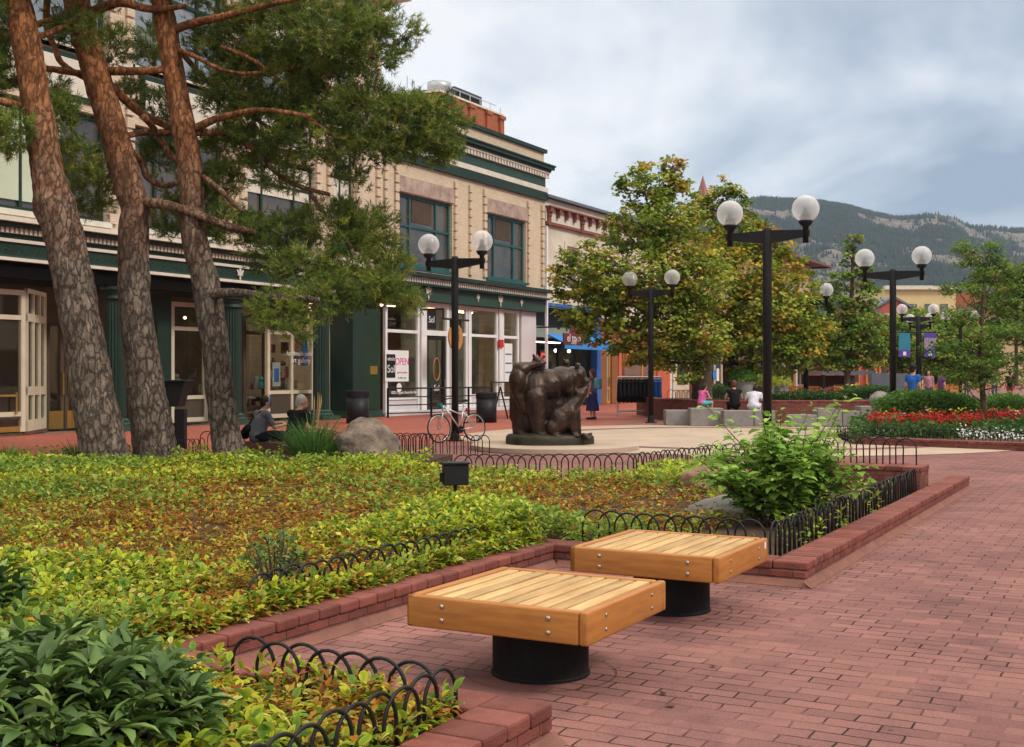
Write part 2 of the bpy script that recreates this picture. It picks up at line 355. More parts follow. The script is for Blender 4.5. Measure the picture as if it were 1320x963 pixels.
M['rubber'] = mat('rubber',(.018,.018,.018),.7); M['silver'] = mat('silver_frame_paint',(.55,.55,.56),.3,None,5,metal=.6)
M['steel'] = mat('galvanised_steel',(.45,.47,.49),.4,(.36,.38,.4),3,metal=.6)
M['ply'] = mat('orange_bench_wood',(.55,.21,.05),.55,(.45,.165,.04),4)
M['trunk'] = mat('grey_brown_bark',(.115,.08,.055),.95,(.06,.042,.03),9,1,22,stretch=(1,1,.35))
def cloth(name, c): M[name] = mat(name,c,.9,tuple(x*.7 for x in c),9,spec=.08); return M[name]
def pinebark():
    m, nt, b = nodes('pine_bark'); b.inputs['Roughness'].default_value = .9; b.inputs['Specular IOR Level'].default_value = .2
    tc = nd(nt,'ShaderNodeTexCoord'); mp = nd(nt,'ShaderNodeMapping'); mp.inputs['Scale'].default_value = (1,1,.40); lk(nt,tc.outputs['Object'],mp.inputs[0])
    nw = nd(nt,'ShaderNodeTexNoise',Scale=7.0,Detail=6.0,Roughness=.7); lk(nt,mp.outputs[0],nw.inputs['Vector'])
    vm = mixc(nt,.24,mp.outputs[0],nw.outputs['Color'],'ADD')
    vo = nd(nt,'ShaderNodeTexVoronoi',Scale=10.0); vo.feature = 'DISTANCE_TO_EDGE'; lk(nt,vm,vo.inputs['Vector'])
    vc = nd(nt,'ShaderNodeTexVoronoi',Scale=10.0); lk(nt,vm,vc.inputs['Vector'])
    n2 = nd(nt,'ShaderNodeTexNoise',Scale=22.0,Detail=9.0,Roughness=.68); lk(nt,mp.outputs[0],n2.inputs['Vector'])
    n4 = nd(nt,'ShaderNodeTexNoise',Scale=3.0,Detail=5.0,Roughness=.6); lk(nt,tc.outputs['Object'],n4.inputs['Vector'])
    sp = nd(nt,'ShaderNodeSeparateXYZ'); lk(nt,tc.outputs['Object'],sp.inputs[0])
    ad = nd(nt,'ShaderNodeMath',operation='MULTIPLY_ADD'); lk(nt,n4.outputs[0],ad.inputs[0]); ad.inputs[1].default_value = 3.4; lk(nt,sp.outputs[2],ad.inputs[2])
    hi = ramp(nt,ad.outputs[0],4.7,7.9)
    grey = mixc(nt, ramp(nt,n2.outputs[0],.34,.66), (.31,.24,.19), (.125,.09,.068)); rust = mixc(nt, ramp(nt,n2.outputs[0],.34,.66), (.56,.235,.09), (.24,.085,.034))
    c = mixc(nt, hi, grey, rust); c = mixc(nt, ramp(nt,n4.outputs[0],.45,.62), c, mixc(nt,1.0,c,(.62,.60,.60),'MULTIPLY'))
    bw = nd(nt,'ShaderNodeRGBToBW'); lk(nt,vc.outputs['Color'],bw.inputs[0]); c = mixc(nt, .42, c, mixc(nt,1.0,c,bw.outputs[0],'MULTIPLY'))
    crack = ramp(nt,vo.outputs['Distance'],.0,.075); keep = nd(nt,'ShaderNodeMath',operation='MULTIPLY_ADD'); lk(nt,hi,keep.inputs[0]); keep.inputs[1].default_value = -.5; keep.inputs[2].default_value = .95
    dk = nd(nt,'ShaderNodeMath',operation='SUBTRACT'); dk.inputs[0].default_value = 1; lk(nt,crack,dk.inputs[1]); ml = nd(nt,'ShaderNodeMath',operation='MULTIPLY'); lk(nt,dk.outputs[0],ml.inputs[0]); lk(nt,keep.outputs[0],ml.inputs[1])
    lk(nt,mixc(nt, ml.outputs[0], c, (.045,.03,.022)),b.inputs['Base Color'])
    h = nd(nt,'ShaderNodeMath',operation='MULTIPLY_ADD'); lk(nt,n2.outputs[0],h.inputs[0]); h.inputs[1].default_value = .5; lk(nt,ramp(nt,vo.outputs['Distance'],0,.12),h.inputs[2])
    bp = nd(nt,'ShaderNodeBump',Strength=.85,Distance=.03); lk(nt,h.outputs[0],bp.inputs['Height']); lk(nt,bp.outputs[0],b.inputs['Normal'])
    return m
M['pinebark'] = pinebark()

def text(name, s, size, mtl, loc, rot, parent=None, ext=.004, align='CENTER', sx=1):
    cu = bpy.data.curves.new(name,'FONT'); cu.body = s; cu.size = size; cu.extrude = ext; cu.align_x = align; cu.align_y = 'CENTER'
    o = bpy.data.objects.new(name+'_tmp',cu); COL.objects.link(o)
    dg = bpy.context.evaluated_depsgraph_get(); me = bpy.data.meshes.new_from_object(o.evaluated_get(dg)); me.name = name
    bpy.data.objects.remove(o)
    R = Matrix.Rotation(rot[2],4,'Z')@Matrix.Rotation(rot[0],4,'X')@Matrix.Diagonal((sx,1,1,1)); me.transform(R); me.transform(Matrix.Translation(Vector(loc)-(wloc(parent) if parent else Vector())))
    me.materials.clear(); return link_mesh(name, me, mtl, parent)
FACE = (math.pi/2,0,0)      # lettering upright, read from the street (normal -y)
# ================================================================ camera, sky, light
cam = bpy.data.objects.new('camera', bpy.data.cameras.new('camera')); COL.objects.link(cam)
cam.data.sensor_width = 36; cam.data.lens = 36*FOC/1320; cam.data.clip_end = 9000; cam.data.clip_start = .1
cam.location = (0,0,EYE); cam.rotation_euler = (math.pi/2,0,-(math.pi/2-TH)); SC.camera = cam
SUN_EL, SUN_AZ = math.radians(42), math.atan2(-.9,-.1)      # where the light comes from (x,y)
w = bpy.data.worlds.new('World'); SC.world = w; w.use_nodes = True
def sky():
    nt = w.node_tree; out = nt.nodes['World Output']; bg = nt.nodes['Background']
    st = nd(nt,'ShaderNodeTexSky'); st.sky_type = 'NISHITA'; st.sun_disc = False; st.sun_elevation = SUN_EL
    st.sun_rotation = math.pi/2-SUN_AZ; lk(nt,st.outputs[0],bg.inputs[0]); bg.inputs[1].default_value = .10
    tc = nd(nt,'ShaderNodeTexCoord'); sp = nd(nt,'ShaderNodeSeparateXYZ'); lk(nt,tc.outputs['Generated'],sp.inputs[0])
    # cloud sheet seen in perspective: direction projected on a high plane
    mz = nd(nt,'ShaderNodeMath',operation='MAXIMUM'); lk(nt,sp.outputs[2],mz.inputs[0]); mz.inputs[1].default_value = 0.0
    az = nd(nt,'ShaderNodeMath',operation='ADD'); lk(nt,mz.outputs[0],az.inputs[0]); az.inputs[1].default_value = .34
    vd = nd(nt,'ShaderNodeVectorMath',operation='DIVIDE'); lk(nt,tc.outputs['Generated'],vd.inputs[0])
    cb = nd(nt,'ShaderNodeCombineXYZ')
    for i in range(3): lk(nt,az.outputs[0],cb.inputs[i])
    lk(nt,cb.outputs[0],vd.inputs[1])
    n1 = nd(nt,'ShaderNodeTexNoise',Scale=1.5,Detail=7.0,Roughness=.52,Distortion=.5)
    mp = nd(nt,'ShaderNodeMapping'); mp.inputs['Location'].default_value = CLOUD_OFF; lk(nt,vd.outputs[0],mp.inputs[0]); lk(nt,mp.outputs[0],n1.inputs['Vector'])
    n2 = nd(nt,'ShaderNodeTexNoise',Scale=3.4,Detail=6.0,Roughness=.6); lk(nt,mp.outputs[0],n2.inputs['Vector'])
    mx = nd(nt,'ShaderNodeMath',operation='MULTIPLY_ADD'); lk(nt,n2.outputs[0],mx.inputs[0]); mx.inputs[1].default_value = .50; n1s = nd(nt,'ShaderNodeMath',operation='MULTIPLY_ADD'); n1s.inputs[1].default_value = 2.1; n1s.inputs[2].default_value = -.55; lk(nt,n1.outputs[0],n1s.inputs[0]); lk(nt,n1s.outputs[0],mx.inputs[2])
    # the overcast is thinner and brighter on the street-facade side, darker up the valley
    dt = nd(nt,'ShaderNodeVectorMath',operation='DOT_PRODUCT'); lk(nt,tc.outputs['Generated'],dt.inputs[0]); dt.inputs[1].default_value = (-.62,.72,.30)
    b2 = nd(nt,'ShaderNodeMath',operation='MULTIPLY_ADD'); lk(nt,dt.outputs['Value'],b2.inputs[0]); b2.inputs[1].default_value = .66; lk(nt,mx.outputs[0],b2.inputs[2])
    cr = nd(nt,'ShaderNodeValToRGB'); lk(nt,b2.outputs[0],cr.inputs[0]); e = cr.color_ramp.elements
    e[0].position = .25; e[0].color = (.23,.29,.385,1); e[1].position = .76; e[1].color = (.80,.80,.81,1)
    q = cr.color_ramp.elements.new(.44); q.color = (.39,.445,.53,1)
    q = cr.color_ramp.elements.new(.61); q.color = (.60,.635,.69,1)
    zen = nd(nt,'ShaderNodeMapRange'); lk(nt,sp.outputs[2],zen.inputs[0]); zen.inputs[1].default_value = .35; zen.inputs[2].default_value = 1
    zen.inputs[3].default_value = .85; zen.inputs[4].default_value = ZENITH
    b = nd(nt,'ShaderNodeBackground'); wz = ramp(nt,sp.outputs[2],.25,.8); lk(nt,mixc(nt,wz,cr.outputs[0],(.80,.755,.68)),b.inputs[0]); lk(nt,zen.outputs[0],b.inputs[1])
    ms = nd(nt,'ShaderNodeMixShader'); ms.inputs[0].default_value = .90; lk(nt,bg.outputs[0],ms.inputs[1]); lk(nt,b.outputs[0],ms.inputs[2])
    lk(nt,ms.outputs[0],out.inputs[0])
CLOUD_OFF = (3.1,.6,0); ZENITH = 2.1
sky()
sun = bpy.data.objects.new('sun', bpy.data.lights.new('sun','SUN')); COL.objects.link(sun)
sun.data.energy = 1.5; sun.data.angle = math.radians(11); sun.data.color = (1,.93,.82)
dv = Vector((math.cos(SUN_EL)*math.cos(SUN_AZ), math.cos(SUN_EL)*math.sin(SUN_AZ), math.sin(SUN_EL)))
sun.rotation_euler = dv.to_track_quat('Z','Y').to_euler()
SC.view_settings.view_transform = 'Standard'; SC.view_settings.look = 'None'; SC.view_settings.exposure = .66; SC.view_settings.gamma = 1
SC.view_settings.use_curve_mapping = False
SC.render.engine = 'CYCLES'; SC.cycles.use_denoising = True
SC.cycles.max_bounces = 6; SC.cycles.transparent_max_bounces = 12; SC.cycles.diffuse_bounces = 3; SC.cycles.volume_bounces = 0

# ================================================================ ground
def sheet(name, poly, z, m):
    mb = MB(); mb.add([(p[0],p[1],z) for p in poly],[tuple(range(len(poly)))]); return tag(mb.build(name,m),kind='structure')
sheet('ground',[(-3500,-4000),(5000,-4000),(5000,5000),(-3500,5000)],-.012,M['ground'])
sheet('brick_paving',[(-25,-30),(260,-30),(260,25.6),(-25,25.6)],0,M['paving'])
M['brickfar'] = brickmat('brighter_red_paving',(.44,.125,.085),(.35,.10,.065),(.16,.06,.045),.205,.102,.006,(1,0),bump=.3,stain=.2,grain=.15,rough=.6)
sheet('brick_pavement',[(-10,17.4),(12,17.4),(19.5,15.8),(25,13.4),(40,15.6),(260,15.6),(260,25.7),(-10,25.7)],.004,M['brickfar'])
pc = (29.0,9.2); pr = 7.0
sheet('concrete_plaza',[(pc[0]+pr*math.cos(a),pc[1]+pr*math.sin(a)) for a in np.linspace(0,2*math.pi,73)[:-1]],.009,M['concrete'])
band = MB(); n = 72
vs = [(pc[0]+r*math.cos(2*math.pi*i/n),pc[1]+r*math.sin(2*math.pi*i/n),.013) for r in(4.9,5.35) for i in range(n)]
band.add(vs,[(i,(i+1)%n,n+(i+1)%n,n+i) for i in range(n)]); tag(band.build('brick_ring_path',M['paving']),kind='structure')

# ================================================================ brick planter walls (real bricks, one mesh per part)
def brick_run(mbC, mbB, a, b, w, H, cop=.066, cap=.2, dirn=1, only=False):
    """low wall from a to b; the visible face is on the a->b right-hand side when dirn=1"""
    a, b = Vector((*a,0)), Vector((*b,0)); L = (b-a).length; x = (b-a)/L; y = Vector((-x.y,x.x,0))*dirn
    R = Matrix((x,y,Vector((0,0,1)))).transposed()
    def put(mb, x0, x1, y0, y1, z0, z1, r):
        t = MB(); t.rbox((x0,y0,z0),(x1,y1,z1),r,2); g = random.uniform(.74,1.12); h = random.uniform(-.03,.03)
        mb.cur = (.235*g*(1+h),.074*g,.056*g*(1-h)); mb.add([a+R@Vector(p) for p in t.v], t.f)
    n = max(1,round(L/cap)); s = L/n
    for i in range(0 if only else n):
        j = random.uniform(-.003,.003); put(mbC, i*s+.004, (i+1)*s-.004, -.012+j, w, H-cop, H+random.uniform(-.002,.002), .014)
    nb = max(1,round((H-cop)/.06)); bh = (H-cop)/nb
    for k in range(nb):
        o = .1*(k%2); n2 = max(1,round(L/.2)); s2 = L/n2
        for i in range(n2+1):
            x0 = max(0,i*s2-o); x1 = min(L,(i+1)*s2-o)
            if x1-x0 > .02: put(mbB, x0+.004, x1-.004, 0, .09, k*bh+.004, (k+1)*bh-.004, .005)
    if only: return
    mbB.cur = (.13,.10,.085); t = MB(); t.box((0.0,.006,0),(L,w-.01,H-cop)); mbB.add([a+R@Vector(p) for p in t.v], t.f)
W0 = .25
wall = thing('planter_wall','low red brick planter wall with rounded coping wrapping round the two slatted benches','wall',(9,2.3,0))
mc, mb_ = MB(), MB(); mc.cur = mb_.cur = (1,1,1)
brick_run(mc,mb_,(.6,2.29),(4.59,2.29),W0,.18)
brick_run(mc,mb_,(4.59,2.29+W0),(4.59,4.40),W0,.18)
brick_run(mc,mb_,(4.59-W0,4.40),(9.12,4.40),.19,.18)
brick_run(mc,mb_,(8.87,4.40),(8.87,2.32+W0),W0,.18)
brick_run(mc,mb_,(8.87,2.32),(17.5,2.32),W0,.18,cap=.105)
brick_run(mc,mb_,(8.864,2.585),(8.864,2.3125),.1,.18,only=True); brick_run(mc,mb_,(4.596,2.2825),(4.596,2.55),.1,.18,only=True)
mc.build('coping',M['curb'],wall,smooth=False); mb_.build('brick_course',M['curb'],wall)
ms = MB()
def skirt(a,b,nrm,L=.06,h=.05):
    a,b,nrm = Vector((*a,0)),Vector((*b,0)),Vector((*nrm,0)); P = []
    K = [(0,h),(.02,h*.55),(.05,h*.2),(L,.003)]
    for p in (a,b): P += [p+nrm*k[0]+Vector((0,0,k[1])) for k in K]
    ms.add(P,[(i,i+1,5+i,4+i) for i in range(3)])
skirt((8.80,2.315),(17.55,2.315),(0,-1)); skirt((8.865,2.25),(8.865,4.36),(-1,0)); skirt((4.6,4.393),(8.86,4.393),(0,-1)); skirt((4.597,2.29),(4.597,4.39),(1,0)); skirt((.6,2.284),(4.62,2.284),(0,-1))
ms.build('mortar_skirt',M['mortar'],wall,smooth=True)
cw = thing('planter_end_wall','taller square brick wall block closing the far end of the long planter','wall',(15.9,3,0))
c1, c2 = MB(), MB(); c1.cur = c2.cur = (1,1,1)
brick_run(c1,c2,(15.4,4.3),(15.4,2.62),.6,.43); brick_run(c1,c2,(15.407,2.608),(16.0,2.608),.3,.426)
c1.build('coping',M['curb'],cw); c2.build('brick_course',M['curb'],cw)

# soil of the big planting bed
BED = [(-2,2.55),(4.33,2.55),(4.33,4.57),(9.13,4.57),(9.13,2.58),(15.38,2.58),(15.38,5.2),(18.3,5.9),(16.9,6.3),(15.5,6.5),(14.8,7.55),(14.3,8.6),(15,9.6),(16.5,10.6),(18.5,11.2),(18.2,13.2),(16.8,14.8),(15.8,16.4),(13.4,17.4),(9,19.5),(2,19.5),(-2,14)]
mbs = MB(); mbs.prism(BED,-.01,.125); tag(mbs.build('soil_bed',M['soil']),kind='structure')
def inpoly(P, poly):
    x, y = P[:,0], P[:,1]; r = np.zeros(len(P),bool); n = len(poly)
    for i in range(n):
        x1,y1 = poly[i]; x2,y2 = poly[(i+1)%n]
        c = ((y1>y)!=(y2>y)); r ^= c & (x < (x2-x1)*(y-y1)/((y2-y1) if y2!=y1 else 1e-9)+x1)
    return r

# ================================================================ hoop fences
def hoop_mesh(wd=.245, h=.27, r=.0085, n=6):
    mb = MB(); R = wd/2
    pts = [(-R,0,-.06),(-R,0,h-R)]+[(R*math.cos(a),0,h-R+R*math.sin(a)) for a in np.linspace(math.pi,0,13)[1:-1]]+[(R,0,h-R),(R,0,-.06)]
    mb.tube(pts,r,n); o = mb.build('hoop',M['black'],None,smooth=True); me = o.data; bpy.data.objects.remove(o); return me
HM = hoop_mesh(); HS = hoop_mesh(.25,.33,.0095,5)
def fence(path, label, z=.13, me=None, sp=.14, lean=0, zs=None):
    me = me or HM; P = [Vector((*p,0)) for p in path]; f = thing('hoop_fence',label,'fence',(P[0].x,P[0].y,z),group='black hoop fences edging the planting')
    k = 0
    for a,b in zip(P[:-1],P[1:]):
        d = b-a; n = max(1,int(d.length/sp)); rz = math.atan2(d.y,d.x)
        for i in range(n):
            p = a+d*((i+.5)/n); o = bpy.data.objects.new('hoop',me); COL.objects.link(o); o.parent = f
            o.location = (p.x-P[0].x, p.y-P[0].y, random.uniform(-.012,.008)); o.rotation_euler = (random.uniform(-.05,.05)+lean,random.uniform(-.025,.025),rz)
    return f
fence([(1.2,2.60),(4.27,2.60)],'tall black hoop fence in the near corner running towards the viewer along the wall',z=.10)
fence([(4.27,2.72),(4.27,3.72)],'black hoop fence crossing from the near corner to the brick wall of the alcove',z=.10)
fence([(5.5,4.70),(8.1,4.68)],'long black hoop fence behind the front bench, overgrown with brown and yellow leaves',z=.13)
fence([(9.22,4.25),(9.22,2.78)],'short black hoop fence just behind the rear bench before bare soil',z=.16)
fence([(9.25,2.68),(15.3,2.65)],'long black hoop fence running along the brick kerb beside the tall green shrub',z=.14)
fence([(15.7,2.75),(15.7,4.05)],'black hoop fence standing on the brick wall block at the far end of the planter',z=.43,me=HS,sp=.15)
fence([GP(590,587,.45)[:2],GP(700,587,.45)[:2],GP(812,586.5,.45)[:2],GP(870,580,.45)[:2],GP(935,573.5,.45)[:2],(19.4,5.2)],'curved black hoop fence in front of the bronze bears',z=.13,me=HS,sp=.135)
fence([GP(452,592,.1)[:2],GP(520,585,.1)[:2],GP(556,585,.05)[:2]],'black hoop fence passing in front of the grey boulder',z=.12,me=HS,sp=.15)
fence([GP(372,577,.1)[:2],GP(470,576,.1)[:2],GP(628,584,.05)[:2]],'black hoop fence behind the boulder ending below the white bicycle',z=.06,me=HS,sp=.15)
fence([GP(262,578,.1)[:2],GP(318,577,.1)[:2],GP(368,576,.1)[:2]],'black hoop fence in front of the seated couple',z=.1,me=HS,sp=.14)
fence([GP(185,583,.1)[:2],GP(245,581,.1)[:2],GP(262,579,.1)[:2]],'low black hoop fence behind the foot of the pine trunks',z=.05,me=HM,sp=.13)

# ================================================================ benches
def bench():
    r = thing('slatted_bench','x','bench',(0,0,0)); h = .51; z0, z1 = .288, .45; t = .05
    fb = MB(); fb.rbox((-h,-h+t,z0),(-h+t,h-t+.05,z1),.012,3); f1 = fb.build('frame_board',M['woodv'],r,True,True)
    fb = MB(); fb.rbox((h-t,-h+t,z0),(h,h-t,z1),.012,3); fb.build('frame_board',M['woodv'],r,True,True)
    fb = MB(); fb.rbox((-h+.0,-h,z0),(h-.045,-h+t-.003,z1),.012,3); f2 = fb.build('frame_board',M['wood'],r,True,True)
    fb = MB(); fb.rbox((h-.042,-h,z0),(h,-h+t-.003,z1),.012,3); fb.build('frame_board',M['wood'],r,True,True)
    fb = MB(); fb.rbox((-h,h-t+.003,z0),(h,h,z1),.012,3); fb.build('frame_board',M['wood'],r,True,True)
    n = 10; a = -h+t+.012; bb = h-t-.012; s = (bb-a)/n
    for i in range(n):
        mb = MB(); y = a+(i+.5)*s; mb.rbox((-h+t+.012,y-s/2+.009,z1-.034),(h-t-.012,y+s/2-.009,z1-.004+random.uniform(-.002,.001)),.004,2); mb.build('slat',M['slat'],r,True,True)
    mb = MB()
    for x in (-.2,.2): mb.box((x-.03,-h+t,z0+.03),(x+.03,h-t,z1-.036))
    mb.build('support_rail',M['blackm'],r,local=True)
    for y in (-.37,.37) if False else (-.30,.30):
        for zz in (.335,.405):
            b = MB(); b.ball((-h-.002,y,zz),(.007,.013,.013),10,6); b.build('bolt',M['bolt'],f1,True,True)
    for x in (-.30,.30):
        for zz in (.335,.405):
            b = MB(); b.ball((x,-h-.002,zz),(.010,.006,.010),10,6); b.build('bolt',M['bolt'],f2,True,True)
    p = MB(); p.lathe([(.262,0),(.262,.012),(.255,.02),(.255,.287)],(0,0,0),40); p.build('pedestal',M['blackm'],r,False,True)
    return r
b1 = bench(); b1.location = (5.67,2.89,0); b1['label'] = 'front slatted honey wood square bench on a black round pedestal'; b1['group'] = 'square wooden benches in the brick alcove'
b2 = copy_tree(b1); b2.location = (7.60,2.89,0); b2['label'] = 'rear slatted wooden square bench with a small white sticker on its side'
st = MB(); st.box((8.06-.035,2.89-.5125,.385),(8.06+.0,2.89-.5105,.43)); st.build('sticker',M['paper'],b2)
for b in (b1,b2):
    mb = MB(); n=36; c=b.location; vs=[(c.x+r*math.cos(2*math.pi*i/n),c.y+r*math.sin(2*math.pi*i/n),.006) for r in(.40,.404) for i in range(n)]
    mb.add(vs,[(i,(i+1)%n,n+(i+1)%n,n+i) for i in range(n)]); mb.build('paving_cut',M['ink'],b)

# ================================================================ ground cover (uncountable)
def noise2(P, s, o=0):
    return np.array([mnoise.noise(Vector((p[0]*s+o,p[1]*s-o,o))) for p in P])
def seen(P, margin=.22):
    d = P[:,0]*CS+P[:,1]*SN; X = P[:,0]*SN-P[:,1]*CS
    return (d>2.2)&(np.abs(X/np.maximum(d,.1))<.4258*(1+margin)+.05)
def cover():
    P = RNG.uniform((-1,2.5),(18.5,19.5),(90000,2)); P = P[inpoly(P,[(p[0],p[1]) for p in BED])]
    d = P[:,0]*CS+P[:,1]*SN; P = P[seen(P)]; d = P[:,0]*CS+P[:,1]*SN
    dens = np.interp(d,[3,6,10,20],[1,.95,.6,.38])
    # bare / sparse soil: right-hand part by the kerb, mulch round the pines and boulder
    bare = ((P[:,0]>9.2)&(P[:,1]<3.9+noise2(P,.7,3)*.5)); dens[bare] *= .07
    half = ((P[:,0]>9.6)&(P[:,1]<5.3)); dens[half&~bare] *= .6
    back = (P[:,0]*CS+P[:,1]*SN > 18.7); dens[back] *= .10
    for (bx,by,br) in ((17.4,12.3,1.1),(12.1,3.9,.65),(14.2,4.9,.6)): dens[np.hypot(P[:,0]-bx,P[:,1]-by)<br] = 0
    k = RNG.uniform(size=len(P)) < dens; P = P[k]; d = d[k]
    h = .275+.07*noise2(P,.9,1)+.05*noise2(P,2.6,5)
    h += .24*np.exp(-((P[:,0]-8.75)**2/.9+(P[:,1]-5.2)**2/.55))+.03*((P[:,1]<4.95)&(P[:,0]>4.4))       # the tall mound behind the rear bench
    h[(P[:,0]<4.4)&(P[:,1]<4.4)] += .05; edge = (P[:,1]<2.75)&(P[:,0]<4.4); h[edge] -= .05
    rr = ((P[:,0]-9.3)*.55+(P[:,1]-7.4)*.83)/4.4; ss = ((P[:,0]-9.3)*.83-(P[:,1]-7.4)*.55)/2.5
    f = 1.42-np.hypot(rr,ss)+.55*noise2(P,.55,9)+.45*noise2(P,1.7,4)+.30*noise2(P,5,2)
    def blob(x,y,r,a): return a*np.exp(-((P[:,0]-x)**2+(P[:,1]-y)**2)/r**2)
    f += blob(6.6,4.9,.9,.45)+blob(12.0,5,1.4,1.3)+blob(14.0,6.2,1.5,1.2)+blob(3.9,3.7,.6,.8)+blob(4.2,2.9,.5,.8)+blob(5.6,4.8,.6,.6)+blob(3.4,2.8,.5,.4)-blob(8.8,5.4,1.0,2.2)-blob(11.2,7.6,1.2,.6)-blob(5.2,6.6,1.0,.9)
    br = 1/(1+np.exp(-(f-.35)*5))                                      # share of withered leaves
    h -= .10*br
    ex = np.where((P[:,1]<5.4)&(P[:,0]>7.6)&(P[:,0]<9.2)&(h>.42))[0]                    # the mound is leafy down its flank
    for dz in (.12,.24,.36):
        P = np.concatenate([P,P[ex]+RNG.normal(0,.05,(len(ex),2))]); h = np.concatenate([h,np.maximum(h[ex]-dz,.2)]); d = np.concatenate([d,d[ex]]); br = np.concatenate([br,br[ex]])
    ns = 900; Q = np.stack([RNG.uniform(4.5,9.0,ns),RNG.uniform(4.56,4.72,ns)],1); P = np.concatenate([P,Q]); d = np.concatenate([d,Q[:,0]*CS+Q[:,1]*SN]); h = np.concatenate([h,.20+.10*RNG.uniform(size=ns)+.05*noise2(Q,2,3)]); br = np.concatenate([br,np.clip(.45-.12*(Q[:,0]-4.5)+.25*noise2(Q,1.2,7),.02,.8)])
    n = len(P); per = np.where(d<7,21,np.where(d<12,18,14)); idx = np.repeat(np.arange(n),per); m = len(idx)
    size = np.interp(d,[3,6,12,20],[.062,.054,.062,.085])[idx]*RNG.uniform(.6,1.25,m)
    az = RNG.uniform(0,2*math.pi,m); lay = RNG.uniform(0,1,m)          # 0 top of the rosette, 1 bottom
    el = np.interp(lay,[0,.4,1],[.75,.25,-.35])+RNG.normal(0,.25,m)
    withered = RNG.uniform(size=m) < br[idx]*.93+.03
    el[withered] -= RNG.uniform(0,.8,withered.sum())
    D = np.stack([np.cos(az)*np.cos(el),np.sin(az)*np.cos(el),np.sin(el)],1)
    N = np.stack([-np.cos(az)*np.sin(el),-np.sin(az)*np.sin(el),np.cos(el)],1)+RNG.normal(0,.28,(m,3))
    B = np.zeros((m,3)); spread = RNG.uniform(0,.035,m)
    B[:,0] = P[idx,0]+np.cos(az)*spread; B[:,1] = P[idx,1]+np.sin(az)*spread; B[:,2] = h[idx]-lay*.16+RNG.normal(0,.022,m)
    green = pick([(.42,.46,.030),(.29,.40,.032),(.15,.27,.032),(.54,.50,.05),(.07,.15,.025),(.58,.55,.14)],[5,6,3.4,2.8,1.5,2.2],m,.22)
    tone = (noise2(P,.45,12)+.25)[idx]; deep = np.array([.16,.27,.05])
    t = np.clip(tone*1.4,0,.75)[:,None]; green = green*(1-t)+deep*t*RNG.uniform(.7,1.3,(m,1))
    brown = pick([(.30,.105,.014),(.20,.065,.013),(.43,.19,.022),(.46,.30,.05),(.10,.040,.013),(.27,.26,.03)],[4,3,3.2,2.2,1.6,2],m,.25)
    C = np.where(withered[:,None],brown,green)
    W = size*np.where(withered,RNG.uniform(.3,.55,m),RNG.uniform(.5,.68,m))
    nr = (d[idx] < 9)&~withered
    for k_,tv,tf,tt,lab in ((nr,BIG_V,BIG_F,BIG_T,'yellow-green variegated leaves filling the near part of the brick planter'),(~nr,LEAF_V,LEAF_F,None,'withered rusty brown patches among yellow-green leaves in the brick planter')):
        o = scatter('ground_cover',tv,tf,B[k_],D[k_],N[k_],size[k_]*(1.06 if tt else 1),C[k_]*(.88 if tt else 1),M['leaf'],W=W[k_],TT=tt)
        tag(o,lab,'ground cover',kind='stuff')
cover()

n = 14; u = RNG.uniform(3.2,16,n); v = RNG.uniform(-2.5,4.3,n); k = (v < 2.15)|((u > 4.7)&(u < 8.8)); u, v = u[k], v[k]; n = len(u); az = RNG.uniform(0,6.28,n); edge = RNG.uniform(size=n) < .6; v = np.where(edge&(v < 2.15),2.15-np.abs(RNG.normal(0,.25,n)),v)
tag(scatter('fallen_leaves',LEAF_V,LEAF_F,np.stack([u,v,np.full(n,.009)],1),np.stack([np.cos(az),np.sin(az),np.full(n,.08)],1),np.tile([0,0,1.],(n,1))+RNG.normal(0,.15,(n,3)),RNG.uniform(.03,.06,n),pick([(.16,.06,.02),(.30,.16,.04),(.08,.04,.02)],[2,1,2],n),M['leaf']),'few dry brown leaves fallen on the brick paving','leaves',kind='stuff')

